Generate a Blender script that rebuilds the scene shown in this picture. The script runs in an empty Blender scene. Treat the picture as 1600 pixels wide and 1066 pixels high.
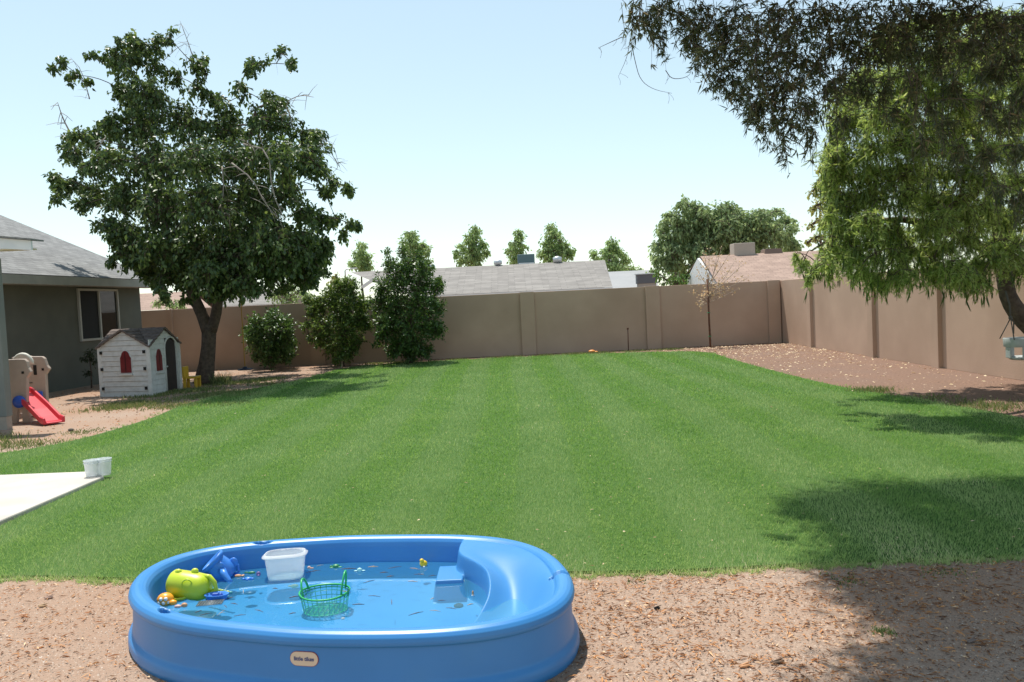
import bpy, math, random
import numpy as np
from mathutils import Vector, Matrix, Quaternion
R = math.radians
random.seed(7)
rng = np.random.default_rng(7)
SC = bpy.context.scene
COL = SC.collection

# ------------------------------------------------------------------ camera
EYE, FPX = 1.58, 1297.0
PITCH, ROLL = R(2.65), R(2.75)
fw = Vector((0, math.cos(PITCH), -math.sin(PITCH)))
u0 = Vector((0, math.sin(PITCH), math.cos(PITCH)))
r0 = Vector((1, 0, 0))
UP = u0 * math.cos(ROLL) + r0 * math.sin(ROLL)
RT = r0 * math.cos(ROLL) - u0 * math.sin(ROLL)
cam_d = bpy.data.cameras.new('camera'); cam = bpy.data.objects.new('camera', cam_d); COL.objects.link(cam)
m = Matrix((RT, UP, -fw)).transposed().to_4x4(); m.translation = Vector((0, 0, EYE))
cam.matrix_world = m
cam_d.sensor_width = 36; cam_d.lens = 36 * FPX / 1600; cam_d.clip_start = .05; cam_d.clip_end = 2000
SC.camera = cam
SC.render.resolution_x, SC.render.resolution_y = 1024, 682

def ray(px, py): return fw + RT * ((px - 800) / FPX) - UP * ((py - 533) / FPX)
def G(px, py, z=0.0):                       # survey: photo pixel -> point at height z
    d = ray(px, py); t = (z - EYE) / d.z
    return Vector((d.x * t, d.y * t, z))
def D(px, py, Y):                           # survey: photo pixel -> point at distance Y
    d = ray(px, py); t = Y / d.y
    return Vector((d.x * t, Y, EYE + d.z * t))

# ------------------------------------------------------------------ world, sun, exposure
SUN = Vector((-.17, .31, 1.0)).normalized()
w = bpy.data.worlds.new('World'); SC.world = w; w.use_nodes = True
nt = w.node_tree; nt.nodes.clear()
sky = nt.nodes.new('ShaderNodeTexSky'); sky.sky_type = 'NISHITA'; sky.sun_disc = False
sky.sun_elevation = math.asin(SUN.z); sky.sun_rotation = math.atan2(SUN.x, SUN.y)
sky.altitude = 300; sky.air_density = 1.0; sky.dust_density = .3; sky.ozone_density = 3.0
bg = nt.nodes.new('ShaderNodeBackground'); bg.inputs[1].default_value = .13
wo = nt.nodes.new('ShaderNodeOutputWorld')
gm = nt.nodes.new('ShaderNodeGamma'); gm.inputs[1].default_value = .55        # hazy bright summer sky: a flatter gradient
ti = nt.nodes.new('ShaderNodeVectorMath'); ti.operation = 'MULTIPLY'; ti.inputs[1].default_value = (2.10, 2.16, 1.95)
nt.links.new(sky.outputs[0], gm.inputs[0]); nt.links.new(gm.outputs[0], ti.inputs[0]); nt.links.new(ti.outputs[0], bg.inputs[0]); nt.links.new(bg.outputs[0], wo.inputs[0])
sd = bpy.data.lights.new('sun', 'SUN'); sd.energy = 3.9; sd.angle = R(.53); sd.color = (1, .955, .88)
so = bpy.data.objects.new('sun', sd); COL.objects.link(so)
so.rotation_euler = (-SUN).to_track_quat('-Z', 'Y').to_euler(); so.location = (0, 0, 30)
SC.view_settings.view_transform = 'Standard'; SC.view_settings.look = 'None'
SC.view_settings.exposure = .62; SC.view_settings.gamma = 1
SC.render.engine = 'CYCLES'
SC.cycles.max_bounces = 7; SC.cycles.transparent_max_bounces = 10
SC.cycles.diffuse_bounces = 4

# ------------------------------------------------------------------ materials
MATS = {}
def mat(name, c1, c2=None, scale=8, rough=.7, bump=0, bscale=40, spec=.5, metal=0, coord='Object', detail=5, thr=(.35, .65), c3=None, s3=1.2, t3=(.5, .75), trans=0, bdist=.01):
    if name in MATS: return MATS[name]
    M = bpy.data.materials.new(name); M.use_nodes = True; MATS[name] = M
    n = M.node_tree.nodes; l = M.node_tree.links
    b = n['Principled BSDF']
    b.inputs['Roughness'].default_value = rough; b.inputs['Specular IOR Level'].default_value = spec
    b.inputs['Metallic'].default_value = metal; b.inputs['Base Color'].default_value = (*c1, 1)
    tc = n.new('ShaderNodeTexCoord')
    src = tc.outputs[coord] if coord != 'World' else n.new('ShaderNodeNewGeometry').outputs['Position']
    def noise(sc, det=detail):
        t = n.new('ShaderNodeTexNoise'); t.inputs['Scale'].default_value = sc; t.inputs['Detail'].default_value = det
        l.new(src, t.inputs['Vector']); return t.outputs[0]
    col = None
    if c2:
        mr = n.new('ShaderNodeMapRange'); mr.inputs[1].default_value, mr.inputs[2].default_value = thr
        l.new(noise(scale), mr.inputs[0])
        mx = n.new('ShaderNodeMix'); mx.data_type = 'RGBA'
        mx.inputs[6].default_value = (*c1, 1); mx.inputs[7].default_value = (*c2, 1)
        l.new(mr.outputs[0], mx.inputs[0]); col = mx.outputs[2]
        if c3:
            mr = n.new('ShaderNodeMapRange'); mr.inputs[1].default_value, mr.inputs[2].default_value = t3
            l.new(noise(s3), mr.inputs[0])
            m2 = n.new('ShaderNodeMix'); m2.data_type = 'RGBA'; m2.inputs[7].default_value = (*c3, 1)
            l.new(col, m2.inputs[6]); l.new(mr.outputs[0], m2.inputs[0]); col = m2.outputs[2]
        l.new(col, b.inputs['Base Color'])
    if bump:
        bp = n.new('ShaderNodeBump'); bp.inputs['Strength'].default_value = bump; bp.inputs['Distance'].default_value = bdist
        l.new(noise(bscale), bp.inputs['Height']); l.new(bp.outputs[0], b.inputs['Normal'])
    return M

def leaf_mat(name, dark, light, trans=.35, rough=.45, third=None):
    if name in MATS: return MATS[name]
    M = bpy.data.materials.new(name); M.use_nodes = True; MATS[name] = M
    n = M.node_tree.nodes; l = M.node_tree.links; b = n['Principled BSDF']; out = n['Material Output']
    at = n.new('ShaderNodeAttribute'); at.attribute_name = 'rnd'
    cr = n.new('ShaderNodeValToRGB'); cr.color_ramp.elements[0].color = (*dark, 1); cr.color_ramp.elements[1].color = (*light, 1)
    if third:
        cr.color_ramp.elements[1].position = .88
        e = cr.color_ramp.elements.new(1.0); e.color = (*third, 1)
    l.new(at.outputs['Fac'], cr.inputs[0]); l.new(cr.outputs[0], b.inputs['Base Color'])
    b.inputs['Roughness'].default_value = rough; b.inputs['Specular IOR Level'].default_value = .4
    tr = n.new('ShaderNodeBsdfTranslucent'); hs = n.new('ShaderNodeHueSaturation')
    hs.inputs['Hue'].default_value = .48; hs.inputs['Value'].default_value = 1.5; hs.inputs['Saturation'].default_value = 1.1
    l.new(cr.outputs[0], hs.inputs['Color']); l.new(hs.outputs[0], tr.inputs[0])
    mx = n.new('ShaderNodeMixShader'); mx.inputs[0].default_value = trans
    l.new(b.outputs[0], mx.inputs[1]); l.new(tr.outputs[0], mx.inputs[2]); l.new(mx.outputs[0], out.inputs[0])
    return M

def shingle_mat(name, c1, c2, mortar, w_=.32, h_=.145):
    M = bpy.data.materials.new(name); M.use_nodes = True; MATS[name] = M
    n = M.node_tree.nodes; l = M.node_tree.links; b = n['Principled BSDF']; b.inputs['Roughness'].default_value = .95
    b.inputs['Specular IOR Level'].default_value = .13
    uv = n.new('ShaderNodeUVMap')
    br = n.new('ShaderNodeTexBrick'); br.inputs['Scale'].default_value = 1
    br.inputs['Brick Width'].default_value = w_; br.inputs['Row Height'].default_value = h_
    br.inputs['Mortar Size'].default_value = .008; br.inputs['Mortar Smooth'].default_value = .3; br.inputs['Bias'].default_value = 0
    br.inputs['Color1'].default_value = (*c1, 1); br.inputs['Color2'].default_value = (*c2, 1); br.inputs['Mortar'].default_value = (*mortar, 1)
    br.offset_frequency = 2; br.offset = .37
    l.new(uv.outputs[0], br.inputs['Vector'])
    ns = n.new('ShaderNodeTexNoise'); ns.inputs['Scale'].default_value = 2.3; ns.inputs['Detail'].default_value = 6
    l.new(uv.outputs[0], ns.inputs['Vector'])
    mr = n.new('ShaderNodeMapRange'); mr.inputs[3].default_value = .75; mr.inputs[4].default_value = 1.25; l.new(ns.outputs[0], mr.inputs[0])
    mx = n.new('ShaderNodeMix'); mx.data_type = 'RGBA'; mx.blend_type = 'MULTIPLY'; mx.inputs[0].default_value = 1
    l.new(br.outputs[0], mx.inputs[6]); l.new(mr.outputs[0], mx.inputs[7]); l.new(mx.outputs[2], b.inputs['Base Color'])
    bp = n.new('ShaderNodeBump'); bp.inputs['Strength'].default_value = .6; bp.inputs['Distance'].default_value = .01
    iv = n.new('ShaderNodeMath'); iv.operation = 'SUBTRACT'; iv.inputs[0].default_value = 1; l.new(br.outputs['Fac'], iv.inputs[1])
    l.new(iv.outputs[0], bp.inputs['Height']); l.new(bp.outputs[0], b.inputs['Normal'])
    return M

# ------------------------------------------------------------------ mesh helpers
class MB:
    def __init__(s): s.v = []; s.f = []; s.uv = {}; s.sm = []
    def add(s, vs, fs, smooth=False):
        k = len(s.v); s.v += [tuple(v) for v in vs]
        for f in fs: s.f.append(tuple(i + k for i in f)); s.sm.append(smooth)
        return s
    def box(s, c, d, rot=None, taper=1.0):
        vs = []
        for z in (-.5, .5):
            t = 1 if z < 0 else taper
            for x, y in ((-.5, -.5), (.5, -.5), (.5, .5), (-.5, .5)):
                v = Vector((x * d[0] * t, y * d[1] * t, z * d[2]))
                if rot is not None: v = rot @ v
                vs.append(v + Vector(c))
        return s.add(vs, [(3, 2, 1, 0), (4, 5, 6, 7), (0, 1, 5, 4), (1, 2, 6, 5), (2, 3, 7, 6), (3, 0, 4, 7)])
    def bar(s, a, b, w_, h_):
        a, b = Vector(a), Vector(b); d = b - a
        q = d.to_track_quat('X', 'Z').to_matrix()
        return s.box((a + b) / 2, (d.length, w_, h_), q)
    def tube(s, pts, rad, n=8, caps=True, closed=False):
        pts = [Vector(p) for p in pts]; N = len(pts)
        if not hasattr(rad, '__len__'): rad = [rad] * N
        vs = []; pn = None
        for i, p in enumerate(pts):
            if closed: t = pts[(i + 1) % N] - pts[i - 1]
            else: t = pts[min(i + 1, N - 1)] - pts[max(i - 1, 0)]
            t.normalize()
            if pn is None: pn = t.orthogonal().normalized()
            pn = (pn - t * pn.dot(t)).normalized(); bn = t.cross(pn)
            for k in range(n):
                a = 2 * math.pi * k / n
                vs.append(p + (pn * math.cos(a) + bn * math.sin(a)) * rad[i])
        fs = []
        for i in range(N if closed else N - 1):
            for k in range(n):
                j = (i + 1) % N
                fs.append((i * n + k, i * n + (k + 1) % n, j * n + (k + 1) % n, j * n + k))
        if caps and not closed: fs += [tuple(range(n))[::-1], tuple((N - 1) * n + k for k in range(n))]
        return s.add(vs, fs, True)
    def lathe(s, prof, c=(0, 0, 0), n=24, sx=1, sy=1, rot=None, capb=True, capt=True):
        vs = []
        for r, z in prof:
            for k in range(n):
                a = 2 * math.pi * k / n
                v = Vector((r * math.cos(a) * sx, r * math.sin(a) * sy, z))
                if rot is not None: v = rot @ v
                vs.append(v + Vector(c))
        fs = [(i * n + k, i * n + (k + 1) % n, (i + 1) * n + (k + 1) % n, (i + 1) * n + k) for i in range(len(prof) - 1) for k in range(n)]
        if capb: fs.append(tuple(range(n))[::-1])
        if capt: fs.append(tuple((len(prof) - 1) * n + k for k in range(n)))
        return s.add(vs, fs, True)
    def ball(s, c, r, n=14, rot=None):
        if not hasattr(r, '__len__'): r = (r, r, r)
        prof = [(math.sin(math.pi * i / n), -math.cos(math.pi * i / n)) for i in range(n + 1)]
        prof[0] = (.001, -1); prof[-1] = (.001, 1)
        k = len(s.v); s.lathe([(p * 1, z * r[2]) for p, z in prof], (0, 0, 0), n + 4, r[0], r[1])
        for i in range(k, len(s.v)):
            v = Vector(s.v[i]); v = (rot @ v if rot is not None else v) + Vector(c); s.v[i] = tuple(v)
        return s
    def prism(s, poly, z0, z1, basis=None):
        n = len(poly)
        if basis: o, ax, ay, az = basis
        else: o, ax, ay, az = Vector((0, 0, 0)), Vector((1, 0, 0)), Vector((0, 1, 0)), Vector((0, 0, 1))
        vs = [o + ax * p[0] + ay * p[1] + az * z0 for p in poly] + [o + ax * p[0] + ay * p[1] + az * z1 for p in poly]
        return s.add(vs, [tuple(range(n))[::-1], tuple(range(n, 2 * n))] + [(i, (i + 1) % n, n + (i + 1) % n, n + i) for i in range(n)])
    def uvquad(s, pts):                     # u along first edge, v across, in metres
        p = [Vector(q) for q in pts]; u = (p[1] - p[0]).normalized(); nn = u.cross(p[2] - p[0]).normalized(); v = nn.cross(u)
        s.uv[len(s.f)] = [((q - p[0]).dot(u), (q - p[0]).dot(v)) for q in p]
        return s.add(p, [tuple(range(len(p)))])
    def build(s, name, material, parent=None, bevel=0, label=None, fix=False):
        me = bpy.data.meshes.new(name); me.from_pydata(s.v, [], s.f); me.update()
        me.polygons.foreach_set('use_smooth', s.sm)
        if s.uv:
            ul = me.uv_layers.new(name='UVMap')
            for fi, uvs in s.uv.items():
                p = me.polygons[fi]
                for li, q in zip(p.loop_indices, uvs): ul.data[li].uv = q
        if fix:
            import bmesh
            bm = bmesh.new(); bm.from_mesh(me); bmesh.ops.recalc_face_normals(bm, faces=bm.faces); bm.to_mesh(me); bm.free()
        me.materials.append(material)
        o = bpy.data.objects.new(name, me); COL.objects.link(o)
        if parent is not None: o.parent = parent; o.matrix_parent_inverse = parent.matrix_basis.inverted()
        if bevel:
            b = o.modifiers.new('bevel', 'BEVEL'); b.width = bevel; b.segments = 2; b.limit_method = 'ANGLE'
        if label: o['label'] = label
        return o

def thing(name, label, cat, loc, group=None):
    o = bpy.data.objects.new(name, None); COL.objects.link(o); o.location = loc; o.empty_display_size = .1
    o['label'] = label; o['category'] = cat
    if group: o['group'] = group
    bpy.context.view_layer.update()
    return o
def tag(o, label, cat, group=None, kind=None):
    o['label'] = label; o['category'] = cat
    if group: o['group'] = group
    if kind: o['kind'] = kind
    return o
def fast_mesh(name, V, F, material, rnd=None, parent=None, smooth=False):
    """V (n,3); F (m,k) equal-size faces; rnd (m,)"""
    me = bpy.data.meshes.new(name); k = F.shape[1]
    me.vertices.add(len(V)); me.vertices.foreach_set('co', V.astype(np.float32).ravel())
    me.loops.add(F.size); me.loops.foreach_set('vertex_index', F.astype(np.int32).ravel())
    me.polygons.add(len(F)); me.polygons.foreach_set('loop_start', np.arange(0, F.size, k, dtype=np.int32))
    if smooth: me.polygons.foreach_set('use_smooth', np.ones(len(F), bool))
    me.update(calc_edges=True)
    if rnd is not None:
        a = me.attributes.new('rnd', 'FLOAT', 'FACE'); a.data.foreach_set('value', rnd.astype(np.float32))
    me.materials.append(material)
    o = bpy.data.objects.new(name, me); COL.objects.link(o)
    if parent is not None: o.parent = parent; o.matrix_parent_inverse = parent.matrix_basis.inverted()
    return o
def nrm(a): return a / np.maximum(np.linalg.norm(a, axis=1, keepdims=True), 1e-9)

def leaves_mesh(P, A, N, L, W, shape='broad'):
    """P base pts, A leaf axis, N approx normal, L length, W width arrays"""
    A = nrm(A); S = nrm(np.cross(A, N)); U = np.cross(S, A)
    L = L[:, None]; W = W[:, None]
    if shape == 'broad':                    # folded along the midrib, drooping tip
        pts = [P, P + A * L * .45 + S * W * .5 + U * W * .18, P + A * L - U * L * .12, P + A * L * .45 - S * W * .5 + U * W * .18]
        tri = [(0, 1, 2), (0, 2, 3)]
    elif shape == 'lance':
        pts = [P, P + A * L * .35 + S * W * .5, P + A * L - U * L * .1, P + A * L * .35 - S * W * .5]
        tri = [(0, 1, 2), (0, 2, 3)]
    n = len(P); k = len(pts)
    V = np.stack(pts, 1).reshape(-1, 3)
    F = (np.arange(n)[:, None, None] * k + np.array(tri)[None]).reshape(-1, 3)
    return V, F, len(tri)

# ------------------------------------------------------------------ trees
def bez(a, b, c, n):
    return [a * (1 - t) ** 2 + b * 2 * t * (1 - t) + c * t * t for t in [i / n for i in range(n + 1)]]

def soft(pts, it=2):
    pts = [Vector(p) for p in pts]
    for _ in range(it):
        q = [pts[0]]
        for a, b_ in zip(pts[:-1], pts[1:]): q += [a.lerp(b_, .25), a.lerp(b_, .75)]
        pts = q + [pts[-1]]
    return pts

def tree(name, label, cat, base, trunks, clumps, leafm, barkm, leaf=(.10, .055), dens=1.0, droop=.5, twigs=10, group=None, shape='broad', twig_r=.006, limb_r=.05, upright=0, stem='trunk', per=14, bare=None, limbs=True):
    root = thing(name, label, cat, base, group)
    tb = MB(); nodes = []
    for pts, rad in trunks:
        pts = [Vector(p) for p in pts]
        # densify with a little wobble
        q = []; rr = []
        for i in range(len(pts) - 1):
            for t in (0, .34, .67):
                q.append(pts[i].lerp(pts[i + 1], t)); rr.append(rad[i] * (1 - t) + rad[i + 1] * t)
        q.append(pts[-1]); rr.append(rad[-1])
        for i in range(1, len(q) - 1): q[i] = (q[i - 1] + q[i] * 2 + q[i + 1]) / 4
        tb.tube(q, rr, 10)
        for a, r_ in list(zip(q, rr))[len(q) // 2:]: nodes.append((a, r_))
    P = []; A = []
    top = nodes[-1][0]
    clumps = sorted(clumps, key=lambda c: (Vector(c[0]) - top).length)
    for c, r in clumps:
        c = Vector(c)
        cand = min(nodes, key=lambda nd: (nd[0] - c).length + (0 if nd[0].z < c.z + .3 else 1.0))
        a, ra = cand
        if limbs and (c - a).length > .02:
            mid = (a + c) / 2 + Vector((random.uniform(-.1, .1), random.uniform(-.1, .1), .12 * (c - a).length))
            pts = bez(a, mid, c, 5); rs = max(min(ra * .75, limb_r), twig_r * 1.5)
            tb.tube(pts, [rs + (max(rs * .45, twig_r) - rs) * i / 5 for i in range(6)], 6)
            nodes.append((pts[3], rs * .7)); nodes.append((c, max(rs * .45, twig_r)))
        r3 = Vector((r, r, r)) if not hasattr(r, '__len__') else Vector(r)
        nt_ = max(3, int(twigs * (max(r3) / .6) ** 1.6 * dens))
        for k in range(nt_):
            d = Vector(rng.normal(size=3)); d.normalize()
            d = Vector((d.x * r3.x, d.y * r3.y, d.z * r3.z)) * random.uniform(.65, 1.12)
            s_ = Vector((random.uniform(-.4, .4) * r3.x, random.uniform(-.4, .4) * r3.y, random.uniform(-.4, .4) * r3.z))
            e = c + d; st = c + s_
            if upright: e.z += abs(random.gauss(0, upright))
            md = (st + e) / 2 + Vector((0, 0, .15 * r3.z)); e2 = e - Vector((0, 0, droop * .25 * r3.z))
            pts = bez(st, md, e2, 4); tb.tube(pts, [twig_r, twig_r, twig_r * .8, twig_r * .6, twig_r * .4], 3, caps=False)
            nl = max(4, int(per * random.uniform(.6, 1.4)))
            for j in range(nl):
                t = random.uniform(.2, 1.0); p = (1 - t) ** 2 * st + 2 * t * (1 - t) * md + t * t * e2
                dr = (e2 - st).normalized()
                P.append(p); A.append(dr)
    P = np.array(P); A = np.array(A); n = len(P)
    A = nrm(A * .6 + rng.normal(size=(n, 3)) * .55 + np.array([0, 0, -droop]))
    N = nrm(rng.normal(size=(n, 3)) * .6 + np.array([0, 0, 1.]))
    P = P + rng.normal(size=(n, 3)) * leaf[0] * .35
    L = leaf[0] * rng.uniform(.6, 1.25, n); W = leaf[1] * rng.uniform(.7, 1.2, n)
    V, F, k = leaves_mesh(P, A, N, L, W, shape)
    tb.build(stem, barkm, root)
    fast_mesh('crown', V, F, leafm, np.repeat(rng.uniform(0, 1, n), k), root)
    if bare:
        for pts, r_ in bare:
            bb = MB()
            pts = soft(pts, 1); bb.tube(pts, [r_ * (1 - .8 * i / (len(pts) - 1)) for i in range(len(pts))], 4)
            for i in range(1, len(pts)):
                for _ in range(2):
                    a = pts[i - 1].lerp(pts[i], random.random()); ln = random.uniform(.15, .4)
                    dd = Vector((random.uniform(-1, 1), random.uniform(-.5, .5), random.uniform(-1, .5))).normalized() * ln
                    bb.tube([a, a + dd * .5 + Vector((0, 0, .02)), a + dd], [r_ * .35, r_ * .3, r_ * .15], 3)
            bb.build('bare_branch', mat('dead_wood', (.34, .30, .26), (.22, .19, .16), 12, .9), root, label='pale leafless branch among the leaves')
    return root

def px_clumps(lst, Y, dy, mult=2, jit=.0):
    """clump outlines surveyed in the photo, given real depth inside a rounded crown"""
    cx = sum(c[0] for c in lst) / len(lst); hw_ = max(abs(c[0] - cx) for c in lst) + 1
    out = []
    for px, py, r in lst:
        e = math.sqrt(max(.15, 1 - ((px - cx) / hw_) ** 2))
        for k in range(mult):
            o_ = 0 if mult == 1 else (-1 + 2 * k / (mult - 1)) * dy * e * random.uniform(.6, 1)
            o_ += random.uniform(-.2, .2) * dy
            c = D(px, py, Y + o_); rr = r / FPX * Y
            out.append(((c.x, c.y, c.z), (rr, min(rr * 1.1, dy), rr)))
    return out

# ================================================================== SETTING
M_gravel = mat('gravel_dirt', (.43, .315, .24), (.28, .21, .165), 55, .95, .9, 90, .1, coord='World', thr=(.35, .62), c3=(.33, .215, .15), s3=.55, t3=(.35, .65), bdist=.008)
g = MB(); g.add([(-500, -60, 0), (500, -60, 0), (500, 900, 0), (-500, 900, 0)], [(0, 1, 2, 3)])
o = g.build('ground', M_gravel); o['kind'] = 'structure'; o['label'] = 'reddish tan gravel and dirt around the lawn'

lawn_px = [(-2.9, 5.06), (-2.4, 4.93), (-1.2, 4.80), (.3, 4.66), (1.0, 4.59), (1.56, 4.62), (2.8, 4.58), (4.2, 4.6), (5.2, 6.1), (5.6, 8.4), (5.7, 9.5), (5.45, 11.0), (5.15, 12.6), (5.05, 14.0), (5.05, 16.9), (5.1, 19.8), (5.3, 22.4),
           (3.4, 23.4), (.6, 23.7), (-1.5, 23.75), (-3.9, 23.6), (-4.7, 22.3), (-4.9, 20.2), (-5.15, 18.4), (-5.9, 17.0), (-6.0, 14.6), (-5.77, 13.17), (-5.9, 10.6), (-6.9, 10.0), (-8.5, 9.5), (-8.5, 8.75), (-4.14, 8.55), (-4.08, 5.2)]
def smooth_loop(p, it=2):
    for _ in range(it):
        q = []
        for i in range(len(p)):
            a, b = p[i], p[(i + 1) % len(p)]
            q += [(a[0] * .75 + b[0] * .25, a[1] * .75 + b[1] * .25), (a[0] * .25 + b[0] * .75, a[1] * .25 + b[1] * .75)]
        p = q
    return p
LAWN = smooth_loop(lawn_px, 2)
LP = np.array(LAWN)
def in_poly(X, Y, poly):
    ins = np.zeros(len(X), bool); n = len(poly); j = n - 1
    for i in range(n):
        xi, yi = poly[i]; xj, yj = poly[j]
        c = ((yi > Y) != (yj > Y)) & (X < (xj - xi) * (Y - yi) / (yj - yi + 1e-12) + xi)
        ins ^= c; j = i
    return ins
def edge_dist(X, Y, poly):
    d = np.full(len(X), 1e9)
    for i in range(len(poly)):
        a = np.array(poly[i]); b = np.array(poly[(i + 1) % len(poly)]); ab = b - a
        t = np.clip(((X - a[0]) * ab[0] + (Y - a[1]) * ab[1]) / (ab @ ab + 1e-12), 0, 1)
        d = np.minimum(d, np.hypot(X - a[0] - t * ab[0], Y - a[1] - t * ab[1]))
    return d
g = MB(); g.prism([((x, y + .06) if y < 5.3 else (x, y)) for x, y in LAWN], .003, .018)
M_turf = mat('turf', (.055, .12, .028), (.085, .15, .04), 30, .95, .6, 220, .1, coord='World', bdist=.01)
o = g.build('lawn', M_turf); o['kind'] = 'structure'; o['label'] = 'mown green turf under the grass blades'

# grass blades
def blades():
    Vs = []; Rn = []
    for y0, y1, dens, h, wd in ((4.3, 6.2, 7500, .030, .0042), (6.2, 8.5, 4200, .032, .006), (8.5, 12, 2200, .034, .009), (12, 17, 1100, .036, .013), (17, 24.2, 650, .038, .018)):
        xw = min(9, y1 * .66 + .6); n = int(dens * (y1 - y0) * 2 * xw)
        X = rng.uniform(-xw, xw, n); Y = rng.uniform(y0, y1, n)
        jitter = .035 * np.sin(X * 9 + 1.3 * np.sin(Y * 5)) + .03 * np.sin(X * 31 + Y * 23) + rng.normal(0, .018, n)
        k = in_poly(X, Y + jitter * .8, LAWN) if y1 < 9 else in_poly(X + jitter * 2, Y + jitter * 3, LAWN)
        k &= ~((X < -4.10) & (Y < 8.50 - (X + 4.3) * .055))
        X, Y = X[k], Y[k]; n = len(X)
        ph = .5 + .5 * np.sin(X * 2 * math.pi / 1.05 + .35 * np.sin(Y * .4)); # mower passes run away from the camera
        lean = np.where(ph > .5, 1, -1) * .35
        az = rng.uniform(0, 2 * math.pi, n); tl = rng.uniform(.2, .9, n)
        hh = h * rng.uniform(.42, .95, n)
        tip = np.stack([X + np.cos(az) * hh * tl, Y + np.sin(az) * hh * tl + lean * hh, .02 + hh], 1)
        fa = rng.uniform(0, math.pi, n); wv = np.stack([np.cos(fa), np.sin(fa), np.zeros(n)], 1) * wd * .5 * rng.uniform(.6, 1.2, n)[:, None]
        b = np.stack([X, Y, np.full(n, .015)], 1)
        Vs.append(np.stack([b - wv, b + wv, tip], 1).reshape(-1, 3))
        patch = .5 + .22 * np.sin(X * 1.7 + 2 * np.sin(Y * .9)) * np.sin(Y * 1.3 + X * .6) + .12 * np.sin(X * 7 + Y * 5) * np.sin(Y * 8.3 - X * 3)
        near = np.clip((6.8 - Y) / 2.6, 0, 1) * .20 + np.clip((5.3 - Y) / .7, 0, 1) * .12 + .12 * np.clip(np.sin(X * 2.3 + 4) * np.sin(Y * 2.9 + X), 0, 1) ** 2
        Rn.append(np.clip(.12 + .36 * patch + near + np.tanh((ph - .5) * 5) * .18 - np.clip((Y - 9) / 15, 0, 1) * .10 + rng.normal(0, .17, n), 0, 1))  # stripe light and dark from leaning blades is also painted into their colour
    V = np.concatenate(Vs); F = np.arange(len(V)).reshape(-1, 3)
    return V, F, np.concatenate(Rn)
V, F, rn = blades()
# ragged front edge: longer runners hanging over the dirt
n = 9000; xe_ = rng.uniform(-3.6, 3.4, n); ed = [(-4, 5.2), (-2.9, 5.06), (-2.4, 4.93), (-1.2, 4.80), (.3, 4.66), (1.0, 4.59), (1.56, 4.62), (2.8, 4.58), (4, 4.6)]
ye_ = np.interp(xe_, [e[0] for e in ed], [e[1] for e in ed]) + .045 + .03 * np.sin(xe_ * 14) * np.sin(xe_ * 5.3) + .02 * np.sin(xe_ * 47) - np.abs(rng.normal(0, .03, n))
hh = rng.uniform(.012, .04, n); az = rng.uniform(0, 6.28, n); tl = rng.uniform(.4, 1.3, n)
tip = np.stack([xe_ + np.cos(az) * hh * tl, ye_ + np.sin(az) * hh * tl, hh], 1); fa = rng.uniform(0, 3.14, n)
wv = np.stack([np.cos(fa), np.sin(fa), 0 * fa], 1) * .0024; b_ = np.stack([xe_, ye_, 0 * fa], 1)
V2 = np.stack([b_ - wv, b_ + wv, tip], 1).reshape(-1, 3); V = np.concatenate([V, V2]); F = np.arange(len(V)).reshape(-1, 3); rn = np.concatenate([rn, np.clip(rng.normal(.62, .34, n), 0, 1)])
M_grass = leaf_mat('grass_blade', (.13, .275, .065), (.43, .54, .225), .40, .5, (.64, .58, .36))
tag(fast_mesh('grass', V, F, M_grass, rn), 'short green grass blades of the mown lawn', 'grass', kind='stuff')

# pebbles, chips and dry leaves on the dirt
def octs(X, Y, S, Z=None, flat=.55):
    n = len(X); base = np.array([(1, 0, 0), (0, 1, 0), (-1, 0, 0), (0, -1, 0), (0, 0, 1.)])
    az = rng.uniform(0, 6.28, n); c, s = np.cos(az), np.sin(az); st = rng.uniform(.6, 1.7, n)
    V = np.zeros((n, 5, 3))
    for i, b in enumerate(base):
        jx = b[0] * st * rng.uniform(.7, 1.2, n); jy = b[1] * rng.uniform(.7, 1.2, n)
        V[:, i, 0] = X + (jx * c - jy * s) * S; V[:, i, 1] = Y + (jx * s + jy * c) * S
        V[:, i, 2] = (b[2] * flat * S * rng.uniform(.6, 1.3, n) if b[2] else -.001)
    F = (np.arange(n)[:, None, None] * 5 + np.array([(0, 1, 4), (1, 2, 4), (2, 3, 4), (3, 0, 4)])[None]).reshape(-1, 3)
    return V.reshape(-1, 3), F
M_peb = leaf_mat('pebble', (.12, .088, .068), (.43, .33, .255), 0, .95, (.54, .48, .42))
n = 95000; Y = 2.75 + 2.4 * rng.uniform(0, 1, n) ** 1.1; X = rng.uniform(-1, 1, n) * (Y * .66 + .3)
k = ~in_poly(X, Y, LAWN); X, Y = X[k], Y[k]
V, F = octs(X, Y, rng.uniform(.002, .0062, len(X)))
tag(fast_mesh('fine_gravel', V, F, M_peb, np.repeat(rng.uniform(0, 1, len(X)), 4)), 'fine tan gravel stones in the foreground', 'gravel', kind='stuff')
def litter(X, Y, L, W, name, label, m_, lift=.006):
    n = len(X); az = rng.uniform(0, 6.28, n)
    A = np.stack([np.cos(az), np.sin(az), rng.uniform(-.12, .3, n)], 1)
    N = np.stack([rng.normal(0, .45, n), rng.normal(0, .45, n), np.ones(n)], 1)
    P = np.stack([X, Y, rng.uniform(.003, lift + .004, n)], 1)
    V, F, k = leaves_mesh(P, A, N, L, W, 'broad')
    return tag(fast_mesh(name, V, F, m_, np.repeat(rng.uniform(0, 1, n), k)), label, 'leaf litter', kind='stuff')
M_lit = leaf_mat('dry_leaf', (.12, .055, .03), (.60, .30, .12), .15, .8, (.80, .60, .38))
n = 52000; Y = rng.uniform(2.8, 5.0, n); X = rng.uniform(-3.4, 3.6, n)
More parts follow.
